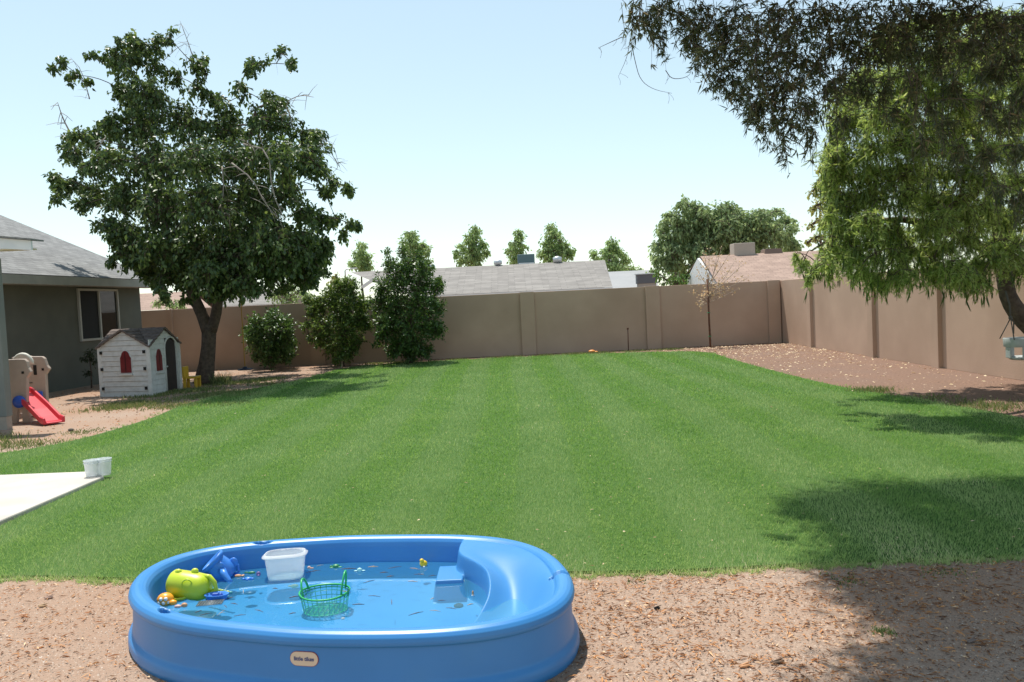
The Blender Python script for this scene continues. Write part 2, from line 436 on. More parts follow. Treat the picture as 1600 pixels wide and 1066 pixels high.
k = (~in_poly(X, Y + .05, LAWN)) & ((rng.uniform(0, 1, n) < np.where(X > .2, .8, .28)) * (rng.uniform(0, 1, n) < .35 + .65 * (.5 + .5 * np.sin(X * 5 + np.sin(Y * 9) * 2) * np.cos(Y * 6 + X)))); X, Y = X[k], Y[k]
litter(X, Y, rng.uniform(.007, .034, len(X)) * rng.choice([1, 1, 1, 2.0], len(X)), rng.uniform(.003, .010, len(X)), 'leaf_litter', 'dry brown leaves and chips on the front gravel', M_lit)
M_lit2 = leaf_mat('pale_leaf', (.50, .33, .20), (.80, .66, .44), .15, .8)
n = 5200; Y = rng.uniform(7, 24.4, n); X = rng.uniform(4.2, 8.2, n); k = ~in_poly(X, Y, LAWN); k &= rng.uniform(0, 1, n) < np.clip((Y - 9) / 15, .08, 1) ** 2.2; X, Y = X[k], Y[k]
litter(X, Y, rng.uniform(.03, .09, len(X)), rng.uniform(.02, .05, len(X)), 'fallen_leaves', 'pale fallen leaves on the dirt by the right wall', M_lit2)
n = 2600; Y = rng.uniform(10.5, 24.4, n); X = rng.uniform(-10.5, -3.5, n); k = ~in_poly(X, Y, LAWN); X, Y = X[k], Y[k]
litter(X, Y, rng.uniform(.02, .07, len(X)), rng.uniform(.01, .03, len(X)), 'dry_debris', 'dry leaves and twigs under the shade tree', M_lit)
# weedy grass on the dirt, rough tufts
def tufts(spots, name, label, m_):
    Vs = []
    for x, y, r, h, n in spots:
        X = x + rng.normal(0, r * .5, n); Y = y + rng.normal(0, r * .5, n); hh = h * rng.uniform(.4, 1.1, n)
        az = rng.uniform(0, 6.28, n); tip = np.stack([X + np.cos(az) * hh * .5, Y + np.sin(az) * hh * .5, hh], 1)
        fa = rng.uniform(0, 3.14, n); wv = np.stack([np.cos(fa), np.sin(fa), 0 * fa], 1) * (.0035 + y * .0003)
        b = np.stack([X, Y, 0 * X], 1); Vs.append(np.stack([b - wv, b + wv, tip], 1).reshape(-1, 3))
    V = np.concatenate(Vs); F = np.arange(len(V)).reshape(-1, 3)
    return tag(fast_mesh(name, V, F, m_, rng.uniform(0, 1, len(F))), label, 'weeds', kind='stuff')
M_weed = leaf_mat('weed', (.07, .12, .03), (.22, .26, .10), .3, .6, (.40, .34, .18))
sp = [(random.uniform(-7.6, -5.0), random.uniform(14.5, 20.5), .5, .07, 420) for _ in range(24)]
sp += [(-6.9, 19.5, .22, .28, 260), (-6.95, 11.0, .5, .06, 700), (-7.4, 11.6, .4, .08, 500), (-6.4, 10.9, .45, .04, 500), (-6.3, 12.0, .3, .03, 300)]
sp += [(random.uniform(-4.4, 4.8), 23.95, .28, .06, 130) for _ in range(26)]
sp += [(5.3, 12.3, .3, .09, 500), (5.9, 10.3, .5, .06, 900), (6.3, 9.6, .5, .04, 400), (5.7, 11.3, .4, .04, 400)]
tufts(sp, 'weeds', 'weedy grass along the shaded dirt and wall foot', M_weed)
tufts([(1.62, 3.72, .05, .02, 120), (1.72, 4.4, .12, .018, 80), (2.3, 4.45, .15, .018, 110), (.62, 4.55, .1, .015, 50), (-2.2, 4.7, .05, .02, 60)], 'small_weeds', 'tiny green weeds in the front gravel', M_weed)

# beds of redder soil right of the lawn and greyer soil on the left
M_bed = mat('red_soil', (.25, .155, .11), (.165, .105, .078), 22, .95, .9, 60, .1, coord='World', c3=(.20, .13, .098), s3=.9, t3=(.4, .65), bdist=.012)
g = MB(); g.add([(4.3, 7.2, .002), (8.4, 6.2, .002), (8.4, 24.9, .002), (-3, 24.9, .002), (-3, 23, .002), (4.2, 22, .002), (4.2, 12, .002)], [(0, 1, 2, 3, 4, 5, 6)])
o = g.build('dirt_bed', M_bed); o['kind'] = 'structure'; o['label'] = 'reddish brown dirt along the right wall'
n = 5000; Y = rng.uniform(7, 24.6, n); X = rng.uniform(4.2, 8.2, n); k = ~in_poly(X, Y, LAWN); X, Y = X[k], Y[k]
V, F = octs(X, Y, rng.uniform(.006, .022, len(X)))
tag(fast_mesh('dirt_clods', V, F, leaf_mat('clod', (.11, .065, .045), (.32, .21, .15), 0, .95, (.5, .4, .3)), np.repeat(rng.uniform(0, 1, len(X)), 4)), 'small clods and stones on the dirt by the right wall', 'gravel', kind='stuff')
n = 330; Y = 4.7 + 19 * rng.uniform(0, 1, n) ** 1.5; X = rng.uniform(-1, 1, n) * (Y * .62); k = in_poly(X, Y, LAWN); X, Y = X[k], Y[k]
o = litter(X, Y, rng.uniform(.012, .03, len(X)) * (1 + Y * .03), rng.uniform(.005, .013, len(X)), 'lawn_leaves', 'tiny dry leaves scattered over the lawn', M_lit2)
o.location.z = .035
M_conc = mat('concrete', (.55, .51, .45), (.47, .43, .38), 2.2, .85, .2, 120, .2, c3=(.50, .45, .38), s3=.9, t3=(.55, .75))
g = MB(); g.prism([(-4.12, -3), (-4.12, 8.2), (-4.36, 8.5), (-12, 8.9), (-12, -3)], 0, .052)
o = g.build('patio_slab', M_conc, bevel=.012); o['kind'] = 'structure'; o['label'] = 'pale concrete patio slab'

# ------------------------------------------------------------------ garden walls
M_wall = mat('wall_stucco', (.53, .375, .28), (.475, .335, .25), 1.1, .92, .4, 60, .15, coord='World', bdist=.006, c3=(.40, .275, .20), s3=.45, t3=(.45, .75))
HW = 1.86
root = thing('garden_wall', 'long tan stucco block wall across the back of the yard', 'wall', (0, 24.75, 0))
g = MB(); g.box((-2.3, 24.85, HW / 2), (20.8, .2, HW)); g.build('wall_panel', M_wall, root, bevel=.008)
for px, w_ in ((268, .06), (494, .42), (825, .42), (1021, .42)):
    x = D(px, 500, 24.7).x
    g = MB(); g.box((x, 24.71, HW / 2 + .006), (w_, .09, HW + .012)); g.build('pilaster', M_wall, root, bevel=.006)
g = MB(); g.box((7.84, 24.71, HW / 2 + .006), (.36, .09, HW + .012)); g.build('pilaster', M_wall, root, bevel=.006)
root = thing('garden_wall', 'sunlit tan stucco wall with thin posts along the right side', 'wall', (8.1, 14, 0))
def wx(y): return 8.06 - (24.75 - y) * .02
g = MB(); ya, yb = 3.0, 24.95
g.prism([(wx(ya), ya), (wx(ya) + .2, ya), (wx(yb) + .2, yb), (wx(yb), yb)], 0, HW - .004)
g.build('wall_panel', M_wall, root, bevel=.008)
for px, py in ((1269, 543), (1354, 559), (1461, 575), (1640, 602)):
    y = G(px, py).y; x = wx(y)
    g = MB(); g.box((x - .035, y, HW / 2 + .004), (.10, .26, HW + .012)); g.build('pilaster', M_wall, root, bevel=.006)

# ------------------------------------------------------------------ own house, far wing
M_house = mat('house_stucco', (.155, .163, .140), (.135, .145, .125), 2, .9, .3, 80, .2, coord='World', bdist=.005)
M_fascia = mat('fascia_paint', (.42, .42, .37), (.36, .36, .32), 3, .6)
M_white = mat('white_paint', (.72, .74, .74), (.64, .67, .68), 4, .5)
M_sh = shingle_mat('grey_shingle', (.20, .20, .198), (.26, .26, .255), (.12, .12, .12))
M_glass = bpy.data.materials.new('window_glass'); M_glass.use_nodes = True
b = M_glass.node_tree.nodes['Principled BSDF']; b.inputs['Base Color'].default_value = (.012, .016, .016, 1); b.inputs['Roughness'].default_value = .03; b.inputs['Specular IOR Level'].default_value = .9
M_screen = mat('insect_screen', (.012, .013, .014), rough=.8)
H0 = Vector((-10.86, 19.2, 0)); H1 = Vector((-10.48, 23.6, 0)); hd = (H1 - H0).normalized(); hn = Vector((hd.y, -hd.x, 0))   # outward to the yard
HB = H0 - hd * 9.2
root = thing('house', 'single storey house with dark grey green walls and grey shingle roof', 'house', tuple(H0))
g = MB(); EAV = 2.58
g.prism([(HB.x, HB.y), (H1.x, H1.y), (H1.x - 9.0, H1.y + .3), (HB.x - 9.0, HB.y + .3)], 0, EAV)
bp_ = g
wall_o = g.build('wall', M_house, root)
# roof: ridge parallel to the wall, gable end at the far end
def hp(s_, out, z): p = H1 + hd * s_ + hn * out; return Vector((p.x, p.y, z))
SL = .45
ridge_out = -4.6; ez = EAV + .12
rz = ez + SL * (.5 - ridge_out)
g = MB()
g.uvquad([hp(.35, .5, ez), hp(-15, .5, ez), hp(-15, ridge_out, rz), hp(.35, ridge_out, rz)])
g.uvquad([hp(-15, -9.8, ez), hp(.35, -9.8, ez), hp(.35, ridge_out, rz), hp(-15, ridge_out, rz)])
g.uvquad([hp(-15, .5, ez - .03), hp(.35, .5, ez - .03), hp(.35, ridge_out, rz - .03), hp(-15, ridge_out, rz - .03)])
rf = g.build('roof', M_sh, root)
g = MB(); g.bar(hp(.38, .50, ez - .115), hp(-15, .50, ez - .115), .03, .20); g.build('fascia', M_fascia, rf)
g = MB(); g.prism([(-9, 0), (.47, 0), (ridge_out, rz - ez)], -.02, .02, (hp(.33, 0, ez - .02), hn, Vector((0, 0, 1)), hd)); g.build('gable_end', M_fascia, rf)
g = MB(); g.prism([(hp(.3, .48, 0).x, hp(.3, .48, 0).y), (hp(-15, .48, 0).x, hp(-15, .48, 0).y), (hp(-15, .02, 0).x, hp(-15, .02, 0).y), (hp(.3, .02, 0).x, hp(.3, .02, 0).y)], ez - .21, ez - .19); g.build('soffit', M_fascia, rf)
# window on the wall face; find wall abscissa from survey
def wall_hit(px, py):
    d = ray(px, py); o_ = Vector((0, 0, EYE)); t = (H0 - o_).dot(hn) / d.dot(hn); return o_ + d * t
pa, pb = wall_hit(119, 451), wall_hit(187, 533)
s0 = (pa - H0).dot(hd); s1 = (pb - H0).dot(hd); z1, z0 = pa.z, wall_hit(122, 534).z; z1 = min(z1, 2.45)
def wl(s_, out, z): p = H0 + hd * s_ + hn * out; return Vector((p.x, p.y, z))
wr = MB(); fr = .055
wr.bar(wl(s0, .02, z1 - fr / 2), wl(s1, .02, z1 - fr / 2), .06, fr); wr.bar(wl(s0, .02, z0 + fr / 2), wl(s1, .02, z0 + fr / 2), .06, fr)
for s_ in (s0 + fr / 2, s1 - fr / 2, (s0 + s1) / 2): wr.box(wl(s_, .022, (z0 + z1) / 2), (.066, fr, z1 - z0 - 2 * fr), Quaternion((0, 0, 1), math.atan2(hn.y, hn.x)).to_matrix())
win = wr.build('window', mat('window_trim', (.46, .46, .42), rough=.5), root)
sm = (s0 + s1) / 2
g = MB(); g.add([wl(s0, .012, z0), wl(sm, .012, z0), wl(sm, .012, z1), wl(s0, .012, z1)], [(3, 2, 1, 0)]); g.build('pane', M_screen, win, label='dark screened half of the window')
g = MB(); g.add([wl(sm, .010, z0), wl(s1, .010, z0), wl(s1, .010, z1), wl(sm, .010, z1)], [(3, 2, 1, 0)]); g.build('pane', M_glass, win, label='glass half of the window reflecting trees')

# near wing of the house: return wall under a shallow patio roof
root = thing('patio_wing', 'grey green wall end with white fascia at the left edge of the photo', 'house wing', (-7.7, 12.65, 0))
M_house2 = mat('house_stucco_near', (.20, .215, .20), (.18, .195, .185), 2, .9, .3, 80, .2, coord='World', bdist=.005)
M_found = mat('foundation', (.36, .31, .26), (.30, .26, .22), 5, .9, .3, 60)
g = MB(); g.box((-10.30, 12.77, 1.42), (5.0, .16, 2.44)); g.build('wall', M_house2, root, bevel=.01)
g = MB(); g.box((-10.30, 12.77, .1), (4.97, .14, .2)); g.build('foundation', M_found, root)
c = D(48, 376, 12.6); c2 = D(48, 391, 12.6)
zt, zb, xe = c.z, c2.z, c.x
g = MB(); xl = -12.5; dz = (xe - xl) * .13
g.prism([(xe, zb), (xe, zt), (xl, zt + dz), (xl, zb + dz * .75)], 0, .04, (Vector((0, 12.6, 0)), Vector((1, 0, 0)), Vector((0, 0, 1)), Vector((0, 1, 0))))
g.build('fascia', M_white, root, fix=True)
g = MB()
g.prism([(xe + .02, zt + .004), (xe + .02, zt + .03), (xl, zt + dz + .03), (xl, zt + dz + .004)], -.03, .34, (Vector((0, 12.58, 0)), Vector((1, 0, 0)), Vector((0, 0, 1)), Vector((0, 1, 0))))
g.build('roof', mat('shingle_edge', (.16, .16, .16), (.24, .24, .23), 30, .95), root, fix=True)
g = MB(); g.box(((xe + xl) / 2 - .02, 12.74, zb + .03), (xe - xl - .06, .2, .02)); g.build('soffit', mat('soffit_paint', (.55, .52, .38), rough=.8), root)

# ------------------------------------------------------------------ neighbours
def neighbour(label, eaveL, eaveR, ridgeR, ridgeL, Ye, Yr, shm, wallm, extras=None, gable=None, name='neighbor_house'):
    a, b_, c_, d_ = D(*eaveL, Ye), D(*eaveR, Ye), D(*ridgeR, Yr), D(*ridgeL, Yr)
    ze = (a.z + b_.z) / 2; zr = (c_.z + d_.z) / 2
    for p in (a, b_): p.z = ze
    for p in (c_, d_): p.z = zr
    root = thing(name, label, 'house', ((a.x + b_.x) / 2, Ye + 1, 0))
    x0, x1 = min(a.x, b_.x) + .5, max(a.x, b_.x) - .5; Yb = 2 * Yr - Ye
    g = MB(); g.box(((x0 + x1) / 2, (Ye + Yb) / 2, (ze - .15) / 2), (x1 - x0, Yb - Ye - 1, ze - .15)); g.build('wall', wallm, root)
    g = MB(); g.uvquad([a, b_, c_, d_]); a2 = Vector((a.x, Yb, ze)); b2 = Vector((b_.x, Yb, ze)); g.uvquad([b2, a2, d_, c_]); rf = g.build('roof', shm, root)
    g = MB(); g.bar(a - Vector((0, .02, .09)), b_ - Vector((0, .02, .09)), .05, .16); g.build('fascia', M_white, rf)
    if gable:
        for s_ in gable:
            g = MB()
            e, r_ = (a, d_) if s_ < 0 else (b_, c_)
            x = e.x - s_ * .25
            g.prism([(Ye + .3, ze - .2), (Yb - .3, ze - .2), (Yr, r_.z - .08)], -.05, .05, (Vector((x, 0, 0)), Vector((0, 1, 0)), Vector((0, 0, 1)), Vector((1, 0, 0))))
            g.build('gable_end', M_white if gable == [-1] else wallm, rf, fix=True)
    return root, rf
M_tan = mat('neighbor_stucco', (.42, .36, .30), (.38, .33, .28), 2, .9, coord='World')
M_sh2 = shingle_mat('warm_grey_shingle', (.22, .205, .19), (.29, .27, .25), (.15, .14, .13), .7, .2)
M_sh3 = shingle_mat('pink_brown_shingle', (.30, .215, .175), (.37, .265, .215), (.20, .145, .12), .4, .18)
M_pale = mat('pale_roof', (.28, .285, .29), (.31, .31, .31), 1, .9)
M_metal = mat('galvanised', (.55, .56, .57), rough=.45, metal=.6)
M_cool = mat('cooler_green', (.10, .16, .17), rough=.6)
root, rf = neighbour('wide low house with a warm grey shingle roof behind the back wall', (640, 462.5), (957, 449.5), (945, 407), (548, 425), 33, 38, M_sh2, M_tan, gable=[1, -1])
for px, py, w_, h_ in ((778, 414, .38, .18), (871, 410, .4, .22), (675, 420, .3, .16)):
    p = D(px, py, 38); g = MB(); g.lathe([(.12, -.35), (.12, 0), (w_ / 2, .02), (w_ / 2, h_), (.05, h_ + .06)], tuple(p), 14); g.build('roof_vent', M_metal, rf)
p = D(822, 409, 38.6); g = MB(); g.box((p.x, p.y, p.z + .05), (.78, .8, .55)); k = g.build('cooler', M_cool, rf, bevel=.03)
g = MB(); g.box((p.x, p.y - .45, p.z - .13), (.7, .05, .12)); g.build('cooler_tray', M_white, k)
neighbour('pale low roofed house between the grey and the pinkish roofs', (940, 452), (1030, 447), (1014, 422), (925, 426), 42, 48, M_pale, M_tan, gable=[1])
p = D(1010, 436, 41.6)
g = MB(); g.box(p, (1.0, .5, .45)); k = g.build('rooftop_cooler', mat('dark_metal', (.12, .12, .13), rough=.6)); tag(k, 'dark boxy cooler between two neighbouring roofs', 'cooler')
g = MB(); g.box(p + Vector((0, 0, .25)), (1.2, .6, .04)); g.build('lid', M_white, k)
g = MB(); g.box((p.x, p.y, (p.z - .2) / 2), (.9, .45, p.z - .22)); g.build('stand', M_tan, k)
root, rf = neighbour('house with a pinkish brown shingle roof and white gable behind the wall', (1122, 444), (1330, 435), (1300, 391), (1094, 400), 30, 34, M_sh3, M_tan, gable=[-1])
p = D(1160, 391, 34.2); g = MB(); g.box((p.x, p.y, p.z), (.85, .7, .55)); g.build('chimney', M_tan, rf, bevel=.02)
p = D(1205, 393, 34.2); g = MB(); g.box((p.x, p.y, p.z - .05), (.8, .7, .3), taper=.8); g.build('roof_vent', M_sh3, rf)
# pinkish house at left, seen under the shade tree
root, rf = neighbour('pale pinkish house behind the left end of the back wall', (150, 489), (330, 480), (300, 455), (180, 461), 34, 38, M_sh3, mat('pink_stucco', (.55, .42, .36), (.5, .38, .33), 2, .9))
root, rf = neighbour('grey gabled house seen beneath the shade tree', (335, 479), (458, 474), (420, 452), (350, 455), 36, 39, M_sh2, M_tan, gable=[1])
p = [D(360, 470, 35.5), D(374, 449, 35.5), D(392, 472, 35.5)]
g = MB(); g.bar(p[0], p[1], .08, .14); g.bar(p[1], p[2], .08, .14); g.build('fascia', M_white, rf)
a = D(569, 452, 33.2)
# small porch gable on the warm grey house, left of the tall citrus
g = MB(); p1, p2, p3 = D(566, 449, 32.4), D(585, 436, 32.4), D(600, 449, 32.4)
g.bar(p1, p2, .1, .12); g.bar(p2, p3, .1, .12); k = g.build('porch_roof', M_white, rf)
# far street lamp
p = D(541, 470, 55); q = D(539, 421, 55)
g = MB(); g.tube([(p.x, 55, 0), (q.x, 55, q.z - .1), (q.x + .1, 55, q.z), (q.x + .5, 55, q.z + .05)], [.07, .05, .04, .04], 6); k = g.build('street_lamp', M_metal); tag(k, 'thin far street lamp behind the citrus trees', 'street lamp')
g = MB(); g.box((q.x + .6, 55, q.z + .04), (.4, .2, .08)); g.build('lamp_head', M_metal, k)

# ------------------------------------------------------------------ background trees
M_bark = mat('bark', (.13, .10, .08), (.08, .062, .05), 14, .95, .8, 30, .1, bdist=.02)
M_lfar = leaf_mat('leaf_far', (.13, .22, .075), (.29, .40, .17), .45, .6)
M_lfar2 = leaf_mat('leaf_big_far', (.13, .20, .085), (.31, .40, .19), .45, .6)
M_lyel = leaf_mat('leaf_yellowish', (.17, .21, .05), (.36, .36, .12), .4, .6)
def far_tree(label, px, y_base, Y, clumps, lm=M_lfar, leaf=(.26, .13), dens=1.1, tr=.12, name='tree', droop=.9, dy=1.2, mult=2, per=14):
    b_ = D(px, y_base, Y); t = D(px, min(c[1] for c in clumps) + 25, Y)
    tree(name, label, 'tree', (b_.x, Y, 0), [([(b_.x, Y, 0), (b_.x + .05, Y, t.z * .4), (b_.x - .05, Y, t.z * .75), (t.x, Y, t.z)], [tr, tr * .8, tr * .5, tr * .2])],
         px_clumps(clumps, Y, dy, mult), lm, M_bark, leaf, dens, droop, group='trees far behind the neighbouring roofs', twigs=9, limb_r=.06, twig_r=.02, per=per)
far_tree('small feathery tree far off left of the tallest citrus', 565, 425, 60, [(566, 385, 10), (560, 400, 13), (572, 405, 13), (562, 415, 14), (575, 418, 10), (552, 412, 8)])
far_tree('feathery far tree rising right behind the tallest citrus', 648, 425, 60, [(641, 366, 12), (646, 385, 17), (632, 380, 8), (660, 388, 12), (668, 392, 10), (645, 405, 20), (665, 410, 12), (650, 420, 20)])
far_tree('weeping far tree left of the small vent on the grey roof', 737, 425, 60, [(743, 358, 10), (740, 372, 14), (730, 376, 8), (752, 382, 10), (737, 392, 18), (722, 385, 8), (715, 396, 8), (760, 394, 7), (742, 408, 20), (722, 408, 9)])
far_tree('narrow far tree left of the rooftop cooler', 808, 420, 60, [(810, 364, 8), (812, 376, 10), (803, 382, 10), (798, 393, 9), (810, 396, 13), (818, 385, 6), (806, 408, 12)])
far_tree('bushy far tree standing right of the rooftop cooler', 866, 420, 60, [(860, 357, 10), (866, 368, 14), (856, 380, 14), (876, 376, 10), (882, 386, 12), (862, 395, 20), (885, 398, 12), (848, 396, 10), (868, 404, 20), (893, 392, 6)])
far_tree('low far tree by the right end of the grey roof', 957, 430, 55, [(957, 378, 9), (958, 390, 13), (946, 396, 10), (972, 398, 10), (955, 408, 20), (930, 399, 10), (978, 408, 8), (960, 418, 16)])
far_tree('distant low bush beyond the pale roof', 990, 432, 70, [(985, 420, 8), (1000, 424, 7), (975, 420, 6)], name='bush')
far_tree('broad leafy tree left of the pinkish roofed house', 1130, 430, 48,
         [(1068, 322, 16), (1090, 330, 22), (1050, 338, 14), (1040, 352, 12), (1065, 355, 22), (1100, 345, 22), (1130, 330, 20), (1150, 335, 16), (1135, 355, 26), (1165, 350, 22), (1190, 338, 18), (1200, 335, 10), (1205, 355, 20), (1230, 345, 14), (1240, 358, 12),
          (1030, 385, 14), (1050, 380, 20), (1025, 405, 10), (1045, 408, 18), (1080, 385, 26), (1110, 380, 26), (1150, 380, 26), (1190, 376, 24), (1225, 375, 18), (1240, 385, 12), (1020, 425, 9), (1060, 420, 16), (1100, 410, 20), (1035, 365, 10), (1215, 330, 8), (1080, 360, 30), (1120, 360, 32), (1160, 365, 32), (1200, 365, 28), (1090, 395, 28), (1140, 400, 28), (1115, 340, 20), (1172, 345, 20), (1055, 395, 22)],
         lm=M_lfar2, leaf=(.26, .14), dens=1.4, tr=.25, dy=2.6, mult=2)
far_tree('dark green bush just left of the white gable', 1058, 445, 36, [(1058, 432, 14), (1040, 438, 12), (1075, 436, 12), (1030, 428, 8), (1084, 428, 8), (1058, 445, 18)], lm=leaf_mat('leaf_bush', (.06, .13, .03), (.14, .25, .06), .3, .6), leaf=(.16, .08), name='bush', dy=.8)
far_tree('yellowish green tree behind the feathery tree at right', 1285, 440, 24, [(1292, 275, 14), (1283, 295, 16), (1300, 300, 20), (1284, 318, 14), (1305, 330, 18), (1290, 345, 12), (1270, 300, 7), (1275, 370, 6), (1262, 380, 5), (1310, 280, 18), (1320, 260, 20), (1277, 285, 9), (1272, 325, 8), (1268, 352, 6), (1280, 345, 9), (1284, 262, 8), (1290, 370, 10)], lm=M_lyel, leaf=(.11, .07), dens=1.7, tr=.06, per=9)
far_tree('low green shrub beyond the wall near the house corner', 262, 490, 30, [(255, 470, 12), (270, 474, 12), (283, 478, 9), (245, 475, 8)], name='bush', leaf=(.13, .06))
far_tree('green tree past the wall under the shade tree crown', 440, 470, 34, [(440, 455, 18), (462, 458, 14), (425, 462, 12), (480, 462, 9), (455, 445, 12), (450, 470, 16)], name='tree', leaf=(.14, .07))
far_tree('pale green tree past the wall behind the bright citrus', 528, 470, 40, [(525, 432, 10), (520, 445, 12), (535, 445, 10), (528, 455, 12)], lm=M_lyel, leaf=(.14, .07))

# ------------------------------------------------------------------ the big shade tree at left
M_lsh = leaf_mat('leaf_shade_tree', (.03, .062, .022), (.11, .17, .05), .32, .42, (.20, .27, .08))
YT = 19.6
cl = [(215, 72, 34), (185, 62, 14), (180, 85, 22), (265, 58, 16), (245, 70, 26), (200, 100, 32), (240, 105, 30), (165, 95, 14), (142, 84, 9), (120, 118, 10), (95, 98, 9), (84, 108, 7), (112, 125, 11), (130, 128, 9), (300, 98, 20), (318, 92, 12), (322, 110, 14), (275, 120, 22),
      (235, 150, 40), (200, 150, 28), (180, 135, 16), (310, 140, 24), (330, 155, 28), (395, 105, 15), (388, 98, 10), (412, 98, 12), (440, 78, 8), (452, 95, 9), (457, 102, 6), (375, 140, 22), (400, 135, 26), (350, 165, 26), (425, 165, 28), (445, 185, 26),
      (410, 195, 42), (355, 200, 42), (290, 190, 45), (230, 200, 45), (180, 195, 34), (150, 215, 24), (125, 215, 20), (115, 235, 22), (105, 215, 14), (470, 205, 26), (490, 225, 24), (500, 208, 16), (480, 245, 30),
      (95, 290, 15), (85, 275, 10), (90, 308, 12), (115, 290, 20), (135, 260, 24), (175, 250, 40), (240, 260, 52), (310, 250, 52), (380, 255, 52), (435, 245, 42), (500, 262, 20), (520, 285, 16), (540, 290, 9), (545, 298, 6), (508, 300, 14),
      (150, 300, 28), (130, 320, 18), (190, 310, 44), (255, 325, 52), (330, 320, 55), (400, 320, 52), (450, 300, 34), (475, 335, 28), (500, 345, 20), (525, 342, 14), (545, 350, 10), (560, 352, 5), (540, 365, 10),
      (165, 355, 24), (195, 365, 30), (240, 385, 38), (300, 380, 50), (365, 385, 52), (425, 375, 42), (470, 378, 30), (500, 385, 24), (185, 395, 12), (170, 410, 8), (210, 405, 20), (235, 430, 18), (250, 445, 12), (275, 425, 26), (320, 430, 30), (365, 430, 36), (410, 425, 36), (455, 410, 30), (490, 410, 20), (480, 435, 18), (505, 425, 10), (440, 450, 12), (350, 455, 16), (300, 448, 14), (290, 470, 10), (400, 455, 14), (325, 462, 8), (258, 462, 6)]
def TP(px, py, dy=0): return D(px, py, YT + dy)
trk = [([TP(318, 601), TP(323, 570), TP(326, 540), TP(327, 508, .02)], [.24, .185, .165, .17]),
       ([TP(325, 518), TP(315, 490), TP(303, 465), TP(290, 430, -.2), TP(260, 370, -.4), TP(235, 280, -.3), TP(225, 180)], [.15, .135, .13, .10, .08, .06, .03]),
       ([TP(330, 518), TP(338, 490), TP(342, 460), TP(352, 410, .3), TP(370, 340, .3), TP(385, 250, .2), TP(400, 170)], [.13, .125, .12, .10, .08, .05, .03])]
bare = [([TP(455, 185, -2.3), TP(445, 160, -2.3), TP(470, 148, -2.4), TP(490, 152, -2.5)], .018),
        ([TP(380, 225, -2.9), TP(420, 235, -3.1), TP(425, 300, -3.2), TP(445, 345, -3.2)], .024),
        ([TP(362, 255, -3.0), TP(395, 280, -3.2), TP(415, 320, -3.2), TP(438, 344, -3.3)], .02),
        ([TP(347, 260, -2.9), TP(350, 300, -3.0), TP(343, 330, -3.0), TP(360, 335, -3.0)], .017),
        ([TP(500, 215, -1), TP(515, 235, -1), TP(530, 260, -1), TP(520, 270, -1)], .015), ([TP(495, 212, -.8), TP(520, 225, -.8), TP(532, 265, -.8)], .014),
        ([TP(165, 215, -2.1), TP(150, 235, -2.2), TP(140, 260, -2.2)], .013),
        ([TP(112, 212, -.5), TP(98, 185, -.5), TP(90, 160, -.5)], .024), ([TP(300, 85, 0), TP(290, 55, 0), TP(281, 32, 0)], .014),
        ([TP(255, 95, -.5), TP(285, 68, -.5), TP(300, 70, -.5)], .008), ([TP(140, 155, 0), TP(128, 110, 0), TP(110, 90, 0)], .014), ([TP(430, 95, 0), TP(440, 75, 0)], .008)]
cl = [(x, y, q * random.uniform(.80, 1.05)) for x, y, q in cl if q < 20 or random.random() > .05]
cls = px_clumps([c for c in cl if c[1] >= 215], YT, 3.1, 2) + px_clumps([c for c in cl if c[1] >= 365 and c[2] > 14] + [(205, 385, 22), (225, 408, 24), (262, 428, 26), (300, 438, 22), (345, 442, 24), (385, 440, 26), (425, 432, 26), (462, 425, 24), (495, 400, 22), (350, 400, 44), (280, 395, 40), (410, 395, 40)], YT - .4, 2.4, 2) + px_clumps([c for c in cl if c[1] >= 240 and c[2] > 34], YT, 1.6, 1) + px_clumps([c for c in cl if c[1] < 215], YT - .7, 1.8, 1) + px_clumps([c for c in cl if c[1] < 215 and c[2] > 26], YT + .7, 1.5, 1)
tree('shade_tree', 'big leafy shade tree with forked dark trunk beside the playhouse', 'tree', tuple(TP(318, 601).xy) + (0,), trk, cls, M_lsh, M_bark, (.118, .07), 1.0, .8, twigs=26, per=20, bare=bare, limb_r=.06, twig_r=.007)

# ------------------------------------------------------------------ citrus trees against the back wall
M_cit = leaf_mat('leaf_citrus', (.032, .075, .02), (.11, .195, .05), .25, .35, (.16, .25, .06))
def citrus(label, px, py_b, Y, clumps, upright=0, lm=M_cit):
    b_ = D(px, py_b, Y)
    tree('citrus_tree', label, 'tree', (b_.x, Y, 0), [([(b_.x, Y, 0), (b_.x + .02, Y, .3), D(px, (py_b + min(c[1] for c in clumps)) / 2, Y)], [.06, .05, .03])],
         px_clumps(clumps, Y, .75, 2), lm, M_bark, (.095, .05), 1.25, .15, twigs=44, group='citrus trees against the back wall', upright=upright, limb_r=.03, twig_r=.006, per=15)
citrus('smallest round citrus bush, nearest the shade tree trunk', 424, 568, 23.5, [(405, 505, 18), (430, 500, 20), (445, 515, 20), (395, 520, 14), (420, 525, 28), (450, 535, 16), (405, 540, 22), (430, 548, 20), (418, 560, 16), (440, 556, 16), (398, 528, 20), (440, 530, 20), (400, 556, 9), (384, 515, 6), (455, 552, 8)])
citrus('middle citrus tree with bright leaves and a slim stem', 535, 570, 23.4, [(545, 445, 14), (530, 450, 14), (520, 465, 20), (550, 465, 22), (565, 480, 18), (500, 475, 16), (484, 468, 10), (490, 490, 14), (530, 490, 28), (560, 500, 20), (505, 510, 24), (540, 520, 26), (520, 540, 20), (540, 550, 18), (530, 560, 12), (555, 535, 16), (500, 530, 16), (478, 510, 8), (485, 530, 6), (572, 508, 10)], lm=leaf_mat('leaf_citrus_bright', (.04, .085, .018), (.14, .22, .05), .3, .35, (.30, .38, .12)))
